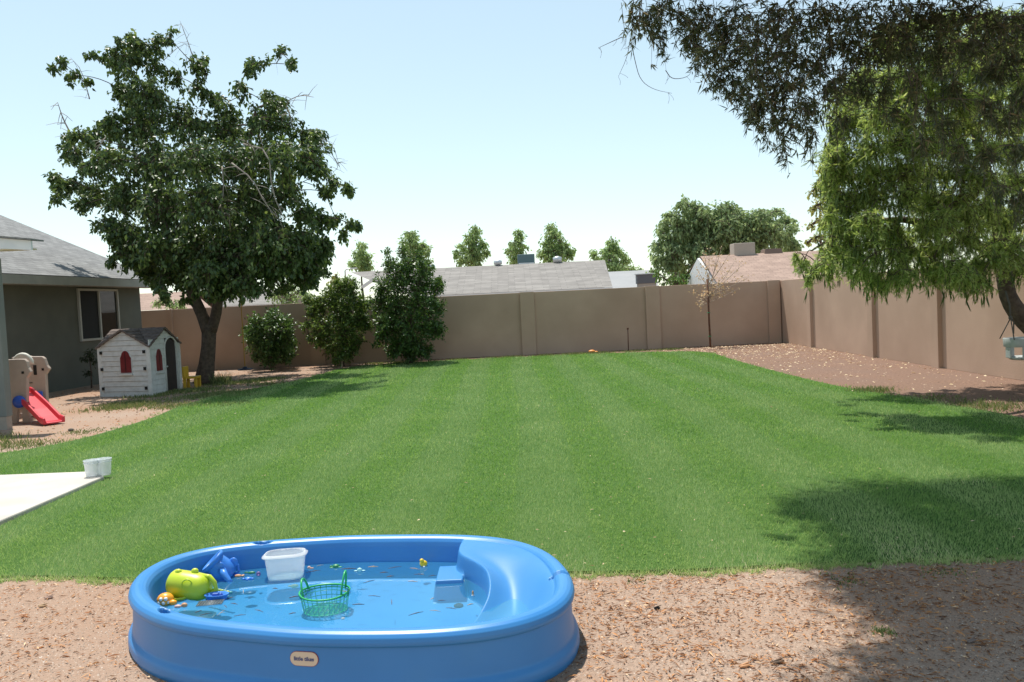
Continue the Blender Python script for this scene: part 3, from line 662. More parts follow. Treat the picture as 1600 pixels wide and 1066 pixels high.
citrus('tallest citrus tree with shoots poking above the wall', 642, 568, 23.2, [(640, 415, 20), (610, 420, 14), (665, 425, 16), (625, 440, 26), (655, 445, 28), (600, 450, 18), (680, 455, 14), (690, 450, 8), (595, 475, 18), (620, 480, 30), (655, 480, 32), (680, 485, 16), (610, 510, 26), (640, 515, 32), (670, 510, 22), (625, 540, 22), (650, 545, 22), (592, 500, 10), (590, 540, 6), (640, 556, 16), (615, 552, 14), (665, 552, 14), (600, 525, 16), (680, 520, 16), (655, 400, 8), (630, 395, 8), (605, 400, 5)], upright=.13)
M_stake = mat('wood_stake', (.42, .33, .24), rough=.8)
p = D(535, 566, 23.0); g = MB(); g.box((p.x, 22.9, .34), (.05, .05, .68)); tag(g.build('wooden_stake', M_stake), 'pale wooden stake in front of the middle citrus tree', 'stake')

# bare young tree, stake and rod by the back wall
YB = 24.0
M_dead = mat('young_bark', (.46, .37, .29), (.36, .28, .22), 12, .9)
M_dry = leaf_mat('leaf_dried', (.46, .32, .16), (.70, .56, .34), .3, .7)
b_ = D(1112, 543, YB)
bare2 = []
def BP(px, py, d=0): return D(px, py, YB + d)
root = thing('young_tree', 'nearly bare young tree with dried orange leaves by the back wall', 'tree', (b_.x, YB, 0))
g = MB(); g.tube([(b_.x, YB, 0), (b_.x, YB, .12), BP(1109, 510), BP(1107, 475)], [.05, .028, .022, .02], 6)
LP_ = []
ends = [(1080, 448), (1092, 478), (1135, 425), (1150, 405), (1120, 400), (1100, 395), (1088, 420), (1165, 410), (1155, 450), (1140, 452), (1128, 385), (1108, 388), (1140, 395), (1168, 432), (1085, 458), (1097, 460), (1178, 428), (1118, 442)]
for ex, ey in ends:
    s_ = BP(1107 + random.uniform(-1, 2), 475 - random.uniform(0, 40)) if ey < 440 else BP(1108, random.uniform(462, 476))
    e = BP(ex, ey, random.uniform(-.8, .8)); md = (s_ + e) / 2 + Vector((0, 0, random.uniform(-.12, .05)))
    pts = bez(s_, md, e, 5); g.tube(pts, [.015, .013, .011, .009, .006, .003], 4)
    for k in range(5):
        a = pts[random.randint(1, 4)]; dd = Vector((random.uniform(-1, 1), random.uniform(-.6, .6), random.uniform(-.3, 1))).normalized() * random.uniform(.12, .35)
        g.tube([a, a + dd * .5, a + dd], [.005, .004, .002], 3); LP_ += [a + dd, a + dd * .7]
    LP_ += [e, pts[4]]
g.build('trunk', M_dead, root)
P = np.repeat(np.array(LP_), 2, 0) ; n = len(P); P = P + rng.normal(0, .03, P.shape)
V, F, k = leaves_mesh(P, nrm(rng.normal(size=(n, 3)) + [0, 0, -.6]), nrm(rng.normal(size=(n, 3))), rng.uniform(.04, .09, n), rng.uniform(.03, .05, n))
fast_mesh('crown', V, F, M_dry, np.repeat(rng.uniform(0, 1, n), k), root)
M_rust = mat('rusty_steel', (.15, .065, .035), (.09, .045, .03), 20, .9)
p = D(1105, 436, 23.85); q = D(1110, 543, 23.85)
g = MB(); g.tube([(q.x, 23.85, 0), (p.x, 23.85, p.z)], .028, 8); k = g.build('tree_stake', M_rust); tag(k, 'rusty brown post propping up the bare young tree', 'stake')
M_green = mat('green_tie', (.03, .25, .10), rough=.6)
for z in (.34, 1.02): g = MB(); g.tube([(q.x + (p.x - q.x) * z / p.z + .04 * math.cos(a), 23.85 + .04 * math.sin(a), z) for a in [i * .785 for i in range(8)]], .012, 5, closed=True); g.build('tie', M_green, k)
p = D(981, 515, 24.4); q = D(982, 548, 24.4); g = MB(); g.tube([(q.x, 24.4, 0), (p.x, 24.4, p.z)], .014, 6); g.tube([(p.x, 24.4, p.z), (p.x, 24.4, p.z + .05)], .028, 8); tag(g.build('metal_rod', M_rust), 'short rusty rod standing against the back wall', 'rod')
M_orange = mat('orange_toy', (.75, .28, .06), rough=.5)
p = G(925, 552); g = MB(); g.ball((p.x, p.y, .05), (.10, .07, .05)); g.ball((p.x + .12, p.y, .03), (.06, .05, .03)); tag(g.build('orange_toy', M_orange), 'small orange toy lying at the lawn edge by the back wall', 'toy')

# ------------------------------------------------------------------ feathery tree at right (long green pods, fine leaflets)
M_feath = leaf_mat('leaf_feathery', (.13, .21, .05), (.34, .44, .135), .5, .55, (.50, .54, .24))
M_pod = leaf_mat('seed_pod', (.055, .10, .02), (.13, .19, .04), .2, .5)
def feather_tree():
    YM = 11.0
    cl = []
    rows = [(70, 1380, 1640, 34), (110, 1350, 1640, 34), (150, 1335, 1640, 36), (190, 1325, 1640, 38), (230, 1312, 1640, 38), (270, 1318, 1640, 38), (310, 1322, 1640, 38), (345, 1318, 1640, 34), (375, 1335, 1640, 30), (400, 1335, 1630, 26), (425, 1350, 1540, 17)]
    for y, xa, xb, r in rows:
        x = xa
        while x < xb: cl.append((x + random.uniform(-8, 8), y + random.uniform(-10, 10), r * random.uniform(.8, 1.15))); x += r * 1.2
    cl += [(1243, 397, 9), (1258, 405, 12), (1275, 410, 14), (1290, 402, 14), (1300, 415, 12), (1322, 405, 16), (1266, 425, 8), (1300, 250, 16), (1298, 330, 18), (1300, 370, 14), (1310, 200, 18), (1330, 165, 14)]
    cl += [(1300, 240, 20), (1296, 270, 18), (1300, 300, 22), (1296, 340, 18), (1300, 385, 22), (1306, 215, 16), (1325, 180, 16)]
    cl += [(1420, 40, 30), (1480, 30, 34), (1540, 30, 34), (1600, 30, 34)]
    base = D(1690, 575, YM); root = thing('feathery_tree', 'feathery tree hung with long green pods, leaning trunk at right edge', 'tree', (base.x, YM, 0))
    tb = MB(); nodes = []
    tr = [([(base.x, YM, 0), D(1660, 550, YM), D(1615, 512, YM), D(1588, 488, YM), D(1573, 462, YM), D(1569, 430, YM), D(1568, 405, YM), D(1560, 340, YM + .2), D(1535, 240, YM + .3), D(1500, 140, YM)], [.17, .15, .14, .12, .105, .10, .10, .08, .06, .03]),
          ([D(1569, 415, YM), D(1520, 375, YM - .5), D(1440, 345, YM - .8), D(1380, 340, YM - .8), D(1310, 372, YM - .6), D(1285, 380, YM - .5), D(1268, 392, YM - .5)], [.07, .06, .045, .035, .025, .018, .01]),
          ([D(1566, 380, YM), D(1610, 300, YM + .3), D(1640, 220, YM + .5)], [.07, .05, .03])]
    for pts, rad in tr:
        q = []; rr = []
        for i in range(len(pts) - 1):
            for t in (0, .5): q.append(Vector(pts[i]).lerp(Vector(pts[i + 1]), t)); rr.append(rad[i] * (1 - t) + rad[i + 1] * t)
        q.append(Vector(pts[-1])); rr.append(rad[-1])
        for i in range(1, len(q) - 1): q[i] = (q[i - 1] + q[i] * 2 + q[i + 1]) / 4
        tb.tube(q, rr, 9); nodes += list(zip(q, rr))[len(q) // 2:]
    clumps = px_clumps(cl, YM, 1.7, 2)
    S = []; SD = []; PP = []
    for c, r in sorted(clumps, key=lambda c: (Vector(c[0]) - nodes[0][0]).length):
        c = Vector(c); a, ra = min(nodes, key=lambda nd: (nd[0] - c).length)
        pts = bez(a, (a + c) / 2 + Vector((0, 0, .1)), c, 4); rs = max(min(ra * .7, .03), .008)
        tb.tube(pts, [rs, rs * .85, rs * .7, rs * .6, rs * .5], 5); nodes.append((c, rs * .5))
        R_ = r[0]; nt_ = max(6, int(40 * (R_ / .3) ** 1.5))
        for k in range(nt_):
            d = Vector(rng.normal(size=3)).normalized() * R_ * random.uniform(.6, 1.15); d.z *= .8
            s_ = c + Vector(rng.normal(size=3)) * R_ * .25; e = c + d - Vector((0, 0, .12 + .1 * random.random()))
            md = (s_ + e) / 2 + Vector((0, 0, .06)); pts = bez(s_, md, e, 3); tb.tube(pts, [.004, .004, .003, .002], 3, caps=False)
            for j in range(16):
                t = random.uniform(.15, 1); p = (1 - t) ** 2 * s_ + 2 * t * (1 - t) * md + t * t * e
                S.append(p); SD.append((e - s_).normalized())
            if random.random() < .16:
                PP.append(e)
    S = np.array(S); SD = nrm(np.array(SD) * .5 + rng.normal(size=(len(S), 3)) * .75 + [0, 0, -.22])
    # each feathery leaf: rachis with paired slivers
    nL = 9; n = len(S); ln = rng.uniform(.05, .10, n)
    side = nrm(np.cross(SD, nrm(rng.normal(size=(n, 3)) * .4 + [0, 0, 1])))
    Vs = []; Rn = []; rb = rng.uniform(0, 1, n)
    for j in range(nL):
        for sg in (-1, 1):
            t = (j + .6) / nL; b_ = S + SD * (ln * t)[:, None]; w_ = (.018 * (1 - .6 * t))
            tip = b_ + side * sg * w_ + SD * w_ * .55; q = SD * .0036
            Vs.append(np.stack([b_ - q, b_ + q, tip], 1)); Rn.append(rb)
    V = np.concatenate(Vs).reshape(-1, 3); F = np.arange(len(V)).reshape(-1, 3)
    tb.build('trunk', M_bark, root); fast_mesh('crown', V, F, M_feath, np.concatenate(Rn), root)
    # hanging pods
    extra = [D(random.uniform(1340, 1545), random.uniform(405, 432), YM + random.uniform(-1.2, .6)) for _ in range(75)]
    extra += [D(random.uniform(1305, 1420), random.uniform(240, 400), YM - random.uniform(.6, 1.8)) for _ in range(85)] + [D(random.uniform(1250, 1310), random.uniform(405, 425), YM - .4) for _ in range(14)]
    PP += extra
    pv = []; pf = []
    n = len(PP)
    P = np.array(PP); A = nrm(rng.normal(size=(n, 3)) * .12 + [0, 0, -1.]); N = nrm(rng.normal(size=(n, 3)) * [1, 1, .1])
    L = rng.uniform(.10, .23, n)
    allV = []; allF = []; off = 0
    for az in (0, 1.57):
        N2 = nrm(np.stack([N[:, 0] * math.cos(az) - N[:, 1] * math.sin(az), N[:, 0] * math.sin(az) + N[:, 1] * math.cos(az), N[:, 2]], 1))
        v, f, k = leaves_mesh(P, A, N2, L, np.full(n, .02), 'broad'); allV.append(v); allF.append(f + off); off += len(v)
    o = fast_mesh('seed_pods', np.concatenate(allV), np.concatenate(allF), M_pod, np.repeat(np.tile(rng.uniform(0, 1, n), 2), 2), root)
    o['kind'] = 'stuff'; o['label'] = 'long green pods hanging from the branches'
feather_tree()

# ------------------------------------------------------------------ near overhanging tree, top right (narrow drooping leaves)
M_sumac = leaf_mat('leaf_narrow', (.045, .065, .028), (.13, .15, .07), .3, .4, (.26, .21, .11))
def near_tree():
    rows = []
    lst = []
    # (px, py, r, depth)
    for px, py, r in [(990, 5, 16), (1010, 25, 20), (1030, 45, 16), (1035, 10, 22), (1065, 25, 24), (1080, 55, 24), (1095, 20, 28), (1110, 80, 26), (1125, 45, 30), (1130, 110, 24), (1150, 20, 30), (1155, 80, 32), (1150, 135, 26), (1180, 50, 34), (1185, 110, 32), (1180, 165, 22), (1200, 150, 26), (1195, 195, 14), (1215, 20, 34),
                      (1220, 80, 36), (1230, 140, 30), (1225, 190, 20), (1225, 215, 11), (1250, 40, 36), (1260, 100, 34), (1265, 160, 24), (1262, 195, 14), (1290, 20, 36), (1300, 75, 36), (1305, 130, 30), (1310, 180, 14), (1340, 30, 38), (1345, 85, 34), (1345, 130, 20), (1380, 20, 38), (1390, 65, 34), (1420, 20, 38), (1430, 70, 30), (1425, 120, 16), (1460, 25, 36), (1470, 80, 28), (1490, 130, 18),
                      (1510, 20, 38), (1515, 70, 28), (1545, 110, 22), (1555, 40, 36), (1575, 90, 28), (1595, 30, 38), (1600, 140, 28), (1570, 180, 20), (1590, 230, 20), (1535, 160, 16), (1480, 190, 16), (1450, 160, 14), (1500, 230, 14), (1545, 240, 14), (1560, 290, 10), (1590, 300, 14), (1400, 170, 12), (1440, 215, 10), (1380, 130, 14)]:
        lst.append((D(px, py, 6.7 + random.uniform(-.7, .6)), r / FPX * 6.7))
    # crown above and around the frame (gives the ground its shade)
    def edge(y):  # left edge of the shade on the ground
        return 1.25 if y > 4.4 else 1.9
    for k in range(640):
        z = random.uniform(4.3, 6.0); gx, gy = random.uniform(1.3, 5.5), random.uniform(.8, 6.4)
        R_ = random.uniform(.28, .46)
        lim = 1.0 if gy < 3.6 else (1.55 if gy < 4.6 else (1.75 if gy < 6.0 else 2.3))
        if gx - R_ * .95 < lim or gy > 6.25: continue
        x = gx - .17 * z; y = gy + .31 * z
        lst.append((Vector((x, y, z)), R_))
    def vis(p):      # keep the extra crown out of the open sky left of the traced outline
        v = p - Vector((0, 0, EYE)); d = v.dot(fw); px = 800 + FPX * v.dot(RT) / d; py = 533 - FPX * v.dot(UP) / d
        return px, py
    lst = [c for i, c in enumerate(lst) if i < 61 or vis(c[0] - Vector((0, 0, c[1])))[1] < -60 or vis(c[0])[0] > 1640]
    root = thing('overhanging_tree', 'dark narrow leaved tree overhanging the top right corner', 'tree', (5.3, 6.2, 0))
    tb = MB(); nodes = []
    for pts, rad in [([(5.3, 6.2, 0), (5.2, 6.3, 1.2), (5.0, 6.3, 2.4), (4.6, 6.4, 3.6), (3.8, 6.6, 4.7), (2.9, 6.8, 5.0)], [.26, .2, .18, .13, .08, .03]),
                     ([(5.0, 6.3, 2.3), (5.6, 5.6, 3.6), (5.2, 4.8, 4.8)], [.14, .09, .04]), ([(4.7, 6.4, 3.3), (3.9, 5.9, 4.4), (2.6, 6.0, 5.0)], [.1, .06, .03])]:
        pts = [Vector(p) for p in pts]; tb.tube(pts, rad, 9); nodes += list(zip(pts, rad))[2:]
    P = []; A = []
    for c, R_ in sorted(lst, key=lambda c: (c[0] - Vector((4.6, 6.4, 3.8))).length):
        a, ra = min(nodes, key=lambda nd: (nd[0] - c).length)
        rs = max(min(ra * .7, .03), .004); pts = bez(a, (a + c) / 2 + Vector((0, 0, .15 * (c - a).length)), c, 5)
        tb.tube(pts, [rs * (1 - .1 * i) for i in range(6)], 5); nodes.append((c, rs * .5))
        nt_ = int(32 * (R_ / .15) ** 1.2) if R_ < .25 else int(85 * (R_ / .3) ** 1.4)
        for k in range(max(4, nt_)):
            s_ = c + Vector(rng.normal(size=3)) * R_ * .6; d = Vector(rng.normal(size=3)).normalized() * R_ * random.uniform(.5, 1.35)
            e = c + d - Vector((0, 0, .06 + (.16 if R_ > .1 else .34) * random.random() ** 2)); md = (s_ + e) / 2 + Vector((0, 0, .05)); pts = bez(s_, md, e, 3)
            tb.tube(pts, [.0025, .0022, .0018, .001], 3, caps=False)
            for j in range(5):
                t = random.uniform(.2, 1); p = (1 - t) ** 2 * s_ + 2 * t * (1 - t) * md + t * t * e
                dd = nrm(rng.normal(size=(1, 3)) * .55 + np.array([[0, 0, -.75]]))[0]
                for q in range(3):
                    P.append(p); A.append(dd + rng.normal(size=3) * .38)
    P = np.array(P); A = nrm(np.array(A)); n = len(P)
    V, F, k = leaves_mesh(P, A, nrm(rng.normal(size=(n, 3))), rng.uniform(.04, .092, n), rng.uniform(.008, .0145, n), 'lance')
    # bare hanging twigs at the left tip
    for pts in ([(985, 60), (992, 95), (1000, 125), (1020, 140), (1050, 146)], [(972, 58), (950, 68), (935, 75)], [(1040, 110), (1050, 125), (1078, 120), (1080, 105)], [(985, 60), (980, 90), (966, 120)], [(1228, 215), (1260, 230), (1252, 255)], [(985, 20), (980, 60), (972, 58)], [(1290, 170), (1285, 200), (1300, 215)]):
        q = soft([D(x, y, 6.5) for x, y in pts]); tb.tube(q, [.0042 * (1 - .8 * i / len(q)) for i in range(len(q))], 4)
        for _ in range(4): a = random.choice(q[2:]); dd = Vector((random.uniform(-.06, .06), random.uniform(-.05, .05), random.uniform(-.09, .0))); tb.tube(soft([a, a + dd * .6 + Vector((.01, 0, 0)), a + dd], 1), .0012, 3)
    tb.build('trunk', mat('grey_bark', (.16, .13, .11), (.10, .08, .07), 14, .95, .7, 30, .1), root); fast_mesh('crown', V, F, M_sumac, np.repeat(rng.uniform(0, 1, n), k), root)
near_tree()

# ------------------------------------------------------------------ swings
YS = 10.4
M_swing = mat('swing_plastic', (.44, .46, .45), (.36, .38, .37), 10, .5)
M_rope = mat('dark_rope', (.10, .09, .08), rough=.9)
pc = D(1606, 541, YS); S_ = Vector((pc.x, YS, pc.z))
root = thing('bucket_swing', 'pale grey toddler bucket swing hanging by the leaning trunk', 'swing', tuple(S_))
g = MB(); hw, hd_ = .27, .19
def ring(z, f=1.0, n=28, p=3.0):
    return [S_ + Vector((hw * f * math.copysign(abs(math.cos(a)) ** (2 / p), math.cos(a)), hd_ * f * math.copysign(abs(math.sin(a)) ** (2 / p), math.sin(a)), z)) for a in [2 * math.pi * i / n for i in range(n)]]
# upper band
r1, r2, r3, r4 = ring(.11), ring(.0, .97), ring(.0, .90), ring(.11, .93); n_ = 28
g.add(r1 + r2 + r3 + r4, [(i + a * n_, (i + 1) % n_ + a * n_, (i + 1) % n_ + ((a + 1) % 4) * n_, i + ((a + 1) % 4) * n_) for a in range(4) for i in range(n_)], True)
for a in (-1, 1):
    for fx in (-.5, .5):
        g.box(S_ + Vector((hw * fx * .9, hd_ * a * .86, -.07)), (.09, .02, .16))
g.box(S_ + Vector((0, -hd_ * .93, -.06)), (.08, .02, .14)); g.box(S_ + Vector((-hw * .9, 0, -.06)), (.02, .1, .15)); g.box(S_ + Vector((hw * .9, 0, -.06)), (.02, .1, .15))
g.build('bucket', M_swing, root, bevel=.004)
g = MB(); g.lathe([(.08, -.175), (.2, -.165), (.245, -.13), (.235, -.125), (.19, -.15), (.05, -.16)], tuple(S_), 24, 1, .75); g.build('seat', M_swing, root)
for sx in (-1, 1):
    g = MB(); t_ = D(1571 if sx < 0 else 1640, 455 if sx < 0 else 450, YS + .25); k_ = D(1579, 497, YS + .05) if sx < 0 else D(1650, 497, YS + .05)
    for sy in (-1, 1): g.tube([S_ + Vector((hw * sx * .97, hd_ * sy * .8, .1)), k_], .007, 5)
    g.tube([k_, (k_ + t_) / 2 + Vector((.02, 0, 0)), t_], .012, 6); g.ball(k_, .025, 8); g.tube([k_, k_ + Vector((.04, 0, -.05)), k_ + Vector((.035, 0, -.2))], .009, 5)
    g.build('rope', M_rope, root)
# disc rope swing under the shade tree
p = D(383, 577, 20.0); t_ = D(371, 385, 20.0)
root = thing('disc_swing', 'yellow rope swing with dark disc seat under the shade tree', 'swing', (p.x, 20, p.z))
g = MB(); g.lathe([(.02, .03), (.05, .03), (.05, .0), (.17, -.02), (.18, -.035), (.17, -.05), (.01, -.05)], (p.x, 20, p.z + .03), 20); g.build('seat', mat('navy_plastic', (.015, .02, .04), rough=.4), root)
g = MB(); g.tube([(p.x, 20, p.z), (p.x * .5 + t_.x * .5, 20, (p.z + t_.z) / 2), tuple(t_)], .014, 6); g.build('rope', mat('yellow_rope', (.45, .26, .06), rough=.9), root)

# ------------------------------------------------------------------ playhouse
M_pw = mat('playhouse_white', (.66, .66, .64), (.52, .51, .48), 9, .6, .1, 60, thr=(.45, .8))
M_proof = mat('playhouse_roof', (.19, .15, .13), (.12, .095, .085), 14, .85, .6, 35, .2)
M_red = mat('shutter_red', (.20, .018, .022), (.14, .012, .016), 8, .5)
M_dk = mat('dark_inside', (.02, .018, .016), rough=.95)  # near-black colour for painted shade in openings, also for plain dark parts
PA = Vector((G(161, 620).x, G(161, 620).y, 0)); PB = Vector((G(237, 619).x, G(237, 619).y, 0)); PC = Vector((G(282, 608.5).x, G(282, 608.5).y, 0)); PD = PA + (PC - PB)
root = thing('playhouse', 'white plastic playhouse with red shutters and dark brown roof', 'playhouse', tuple((PA + PC) / 2))
zE, zP = 1.07, 1.36
def siding(a, b, holes, name, gable=True, doorway=None):
    d = (b - a); L = d.length; d.normalize(); nn = Vector((d.y, -d.x, 0))
    if nn.dot(Vector((0, -1, 0)) if abs(d.x) > .7 else (PB - PA)) < 0: nn = -nn
    g = MB(); nb = 10; h = zE / nb; z = 0.0; k = 0
    while z < zP - .02:
        z2 = min(z + h, zP)
        # row extents under the gable
        def ext(zz):
            if zz <= zE or not gable: return (0, L)
            f = (zz - zE) / (zP - zE); return (L / 2 * f, L - L / 2 * f)
        if z >= zE - 1e-6 and not gable: break
        e0, e1 = ext(z), ext(z2 - .004)
        spans = [(e0, e1)]
        if doorway and z < doorway[2] - .01:
            spans = [((0, doorway[0]), (0, doorway[0])), ((doorway[1], L), (doorway[1], L))]
        for s0_, s1_ in spans:
            if s0_[1] - s0_[0] < .02: continue
            th0, th1 = .03, .018
            v = [a + d * s0_[0] + Vector((0, 0, z)), a + d * s0_[1] + Vector((0, 0, z)), a + d * s1_[1] + Vector((0, 0, z2 - .004)), a + d * s1_[0] + Vector((0, 0, z2 - .004))]
            v = v + [v[0] + nn * th0, v[1] + nn * th0, v[2] + nn * th1, v[3] + nn * th1]
            g.add(v, [(0, 1, 2, 3), (7, 6, 5, 4), (0, 4, 5, 1), (1, 5, 6, 2), (2, 6, 7, 3), (3, 7, 4, 0)])
        z = z2; k += 1
    w_ = g.build(name, M_pw, root, fix=True)
    for cx_, zb_, ww, hh in holes:
        arch = [(-ww / 2, 0), (ww / 2, 0), (ww / 2, hh * .68), (ww * .42, hh * .74)] + [(ww * .38 * math.cos(t), hh * .74 + hh * .26 * math.sin(t)) for t in [i * math.pi / 10 for i in range(1, 10)]] + [(-ww * .42, hh * .74), (-ww / 2, hh * .68)]
        bs = (a + d * cx_ + Vector((0, 0, zb_)), d, Vector((0, 0, 1)), nn)
        big = [(x * 1.13, (y - hh * .5) * 1.06 + hh * .5) for x, y in arch]
        fr_ = MB(); fr_.prism(big, .01, .036, bs); f_ = fr_.build('window', M_pw, w_, fix=True)
        sh = MB(); sh.prism(arch, .037, .05, bs); s_o = sh.build('shutter', M_red, f_, fix=True)
        gr = MB(); gr.prism([(-.006, .01), (.006, .01), (.006, hh * .95), (-.006, hh * .95)], .051, .054, bs); gr.build('shutter_gap', M_dk, s_o, fix=True)
        si = MB(); si.prism([(-ww * .6, -.05), (ww * .6, -.05), (ww * .6, -.015), (-ww * .6, -.015)], .02, .07, bs); si.build('sill', M_pw, f_, fix=True)
    return w_, d, nn, L
w1, d1, n1, L1 = siding(PA, PB, [(.55 * (PB - PA).length, .50, .27, .46)], 'wall')
L2 = (PC - PB).length
w2, d2, n2, L2 = siding(PB, PC, [(.26 * L2, .50, .24, .46)], 'wall', doorway=(.50 * L2, .88 * L2, 1.12))
siding(PC, PD, [], 'wall'); siding(PD, PA, [], 'wall')
# corner posts, and dark blocks painted as the shade in the peg holes
for p_ in (PA, PB, PC, PD):
    g = MB(); g.box(p_ + Vector((0, 0, zE / 2)), (.085, .085, zE)); g.build('corner_post', M_pw, root, bevel=.01)
for f_ in (.05, .93):
    for z in (.17, .58, .93):
        g = MB(); g.box(PA + d1 * L1 * f_ + n1 * .045 + Vector((0, 0, z)), (.05, .02, .065)); g.build('peg_hole_shade', M_dk, w1)
# door
bs = (PB + d2 * .50 * L2, d2, Vector((0, 0, 1)), n2); dw = .38 * L2
arch = [(0, .03), (dw, .03), (dw, .95)] + [(dw / 2 + dw / 2 * math.cos(t), .95 + .2 * math.sin(t)) for t in [i * math.pi / 10 for i in range(1, 10)]] + [(0, .95)]
g = MB(); g.prism(arch, -.02, .012, bs); dr = g.build('doorway', mat('doorway_shade', (.035, .02, .018), (.02, .012, .012), 6, .6), root, fix=True)  # near-black panel painted as the shade inside the open doorway
g = MB(); g.ball(PB + d2 * (.54 * L2) + n2 * .03 + Vector((0, 0, .56)), .018, 8); g.build('handle', M_white, dr)
g = MB(); fr_ = [(-.03, 0), (-.03, .97)] + [(dw / 2 - (dw / 2 + .03) * math.cos(t), .97 + .22 * math.sin(t)) for t in [i * math.pi / 10 for i in range(1, 10)]] + [(dw + .03, .97), (dw + .03, 0)]
g.tube([bs[0] + d2 * x + Vector((0, 0, y)) + n2 * .03 for x, y in fr_], .022, 6); g.build('door_frame', M_pw, root)
# cross gabled roof with overlapping rows
cxy = (PA + PC) / 2
def V3(p, z): return Vector((p.x, p.y, z))
ov = .09
cor = {}
for nm, p_ in (('A', PA), ('B', PB), ('C', PC), ('D', PD)):
    q = p_ + (p_ - cxy).normalized() * ov; cor[nm] = V3(q, zE - .04)
def mid(a, b): return (cor[a] + cor[b]) / 2
g = MB(); ctr = V3(cxy, zP + .05)
for a_, b_ in (('A', 'B'), ('B', 'C'), ('C', 'D'), ('D', 'A')):
    m_ = mid(a_, b_); pk = V3(m_, zP + .04); pk += (pk - ctr) * .02; pk.z = zP + .05
    for c_ in (a_, b_):
        nrw = 6
        for i in range(nrw):          # shingle rows climbing from the eave corner to the ridge
            t0, t1 = i / nrw, (i + 1) / nrw
            e0, e1 = cor[c_].lerp(ctr, t0), cor[c_].lerp(ctr, t1); f0, f1 = cor[c_].lerp(pk, t0), cor[c_].lerp(pk, t1)
            up_ = Vector((0, 0, .018)); q = [e0 + up_, f0 + up_, f1 + up_ * .2, e1 + up_ * .2]
            q2 = [v - Vector((0, 0, .04)) for v in q]
            g.add(q + q2, [(0, 1, 2, 3), (7, 6, 5, 4), (0, 4, 5, 1), (1, 5, 6, 2), (2, 6, 7, 3), (3, 7, 4, 0)])
g.build('roof', M_proof, root, fix=True)

# yellow toy chair behind the playhouse
M_yel = mat('yellow_plastic', (.62, .38, .03), rough=.5)
p = Vector((-7.28, 18.75, 0)); root = thing('toy_chair', 'small yellow plastic chair between playhouse and tree trunk', 'chair', tuple(p))
g = MB(); g.box(p + Vector((0, 0, .24)), (.32, .28, .05)); g.build('seat', M_yel, root, bevel=.01)
g = MB(); g.box(p + Vector((-.14, 0, .37)), (.05, .28, .25)); g.build('backrest', M_yel, root, bevel=.01)
for sx in (-1, 1):
    for sy in (-1, 1): g = MB(); g.box(p + Vector((sx * .125, sy * .105, .107)), (.06, .06, .214)); g.build('leg', M_yel, root, bevel=.008)

# plant by the house wall
p = G(146, 606); M_dkleaf = leaf_mat('leaf_dark_plant', (.02, .035, .015), (.05, .08, .03), .2, .5)
p = Vector((-10.25, 20.1, 0))
tree('potted_plant', 'thin dark plant against the house wall by the playhouse', 'plant', tuple(p), [([p, p + Vector((.02, 0, .4)), p + Vector((0, 0, .8))], [.02, .015, .01])],
     [((p.x, p.y, .85), .13), ((p.x + .1, p.y, .7), .10), ((p.x - .1, p.y - .05, .75), .10), ((p.x, p.y, .35), .10)], M_dkleaf, M_bark, (.1, .03), 6, .3, stem='stem', twig_r=.004, limb_r=.01)

# ------------------------------------------------------------------ toddler climber with slide
M_ct = mat('climber_tan', (.44, .35, .29), (.40, .315, .26), 6, .6, .08, 60)
M_cr = mat('slide_red', (.60, .035, .05), (.54, .03, .045), 5, .35)
M_cb = mat('climber_blue', (.03, .10, .50), rough=.4)
root = thing('toddler_climber', 'tan toy climber tower with blue panels at the house corner', 'play climber', (-8.4, 14.0, 0))
def panel(Y, x0, x1, zb, pts, name, holes, lab=None):
    g = MB(); g.prism(pts, -.04, .04, (Vector((0, Y, 0)), Vector((1, 0, 0)), Vector((0, 0, 1)), Vector((0, 1, 0)))); o_ = g.build(name, M_ct, root, bevel=.012, fix=True)
    if holes:
        for hx, hz, w_, h_ in holes: g = MB(); g.box((hx, Y - .044, hz), (w_, .012, h_)); g.build('opening_shade', M_dk, o_, bevel=.004)  # dark blocks on the panel face, painted as shaded openings
    return o_
def PX(px, py, Y): q = D(px, py, Y); return (q.x, q.z)
Yf, Yb_ = 13.5, 14.4
# front panel (nearer), with eared top edge and foot
panel(Yf, 0, 0, 0, [(-9.0, .0), PX(28, 662, Yf), PX(30, 640, Yf), PX(36, 640, Yf), PX(37, 660, Yf), PX(50, 661, Yf), PX(50, 654, Yf), PX(46, 650, Yf), PX(44, 630, Yf), PX(44, 590, Yf), PX(50, 581, Yf), PX(46, 574, Yf), PX(44, 565, Yf), PX(40, 561, Yf), PX(30, 561, Yf), PX(10, 562, Yf), (-9.0, 1.03)], 'front_panel', [(PX(38, 582, Yf)[0], PX(38, 582, Yf)[1], .04, .04)])
panel(Yb_, 0, 0, 0, [PX(20, 652, Yb_), PX(66, 650, Yb_), PX(75, 645, Yb_), PX(75, 628, Yb_), PX(73, 585, Yb_), PX(79, 576, Yb_), PX(75, 571, Yb_), PX(71, 560, Yb_), PX(67, 557, Yb_), PX(50, 557, Yb_), PX(47, 556, Yb_), PX(20, 558, Yb_)], 'rear_panel', [(PX(57, 578, Yb_)[0], PX(57, 578, Yb_)[1], .055, .17), (PX(69, 577, Yb_)[0], PX(69, 577, Yb_)[1], .04, .04), (PX(50, 598, Yb_)[0], PX(50, 598, Yb_)[1], .07, .012)])
g = MB(); a_ = Vector((PX(36, 570, 13.95)[0], 13.95, PX(36, 570, 13.95)[1]))
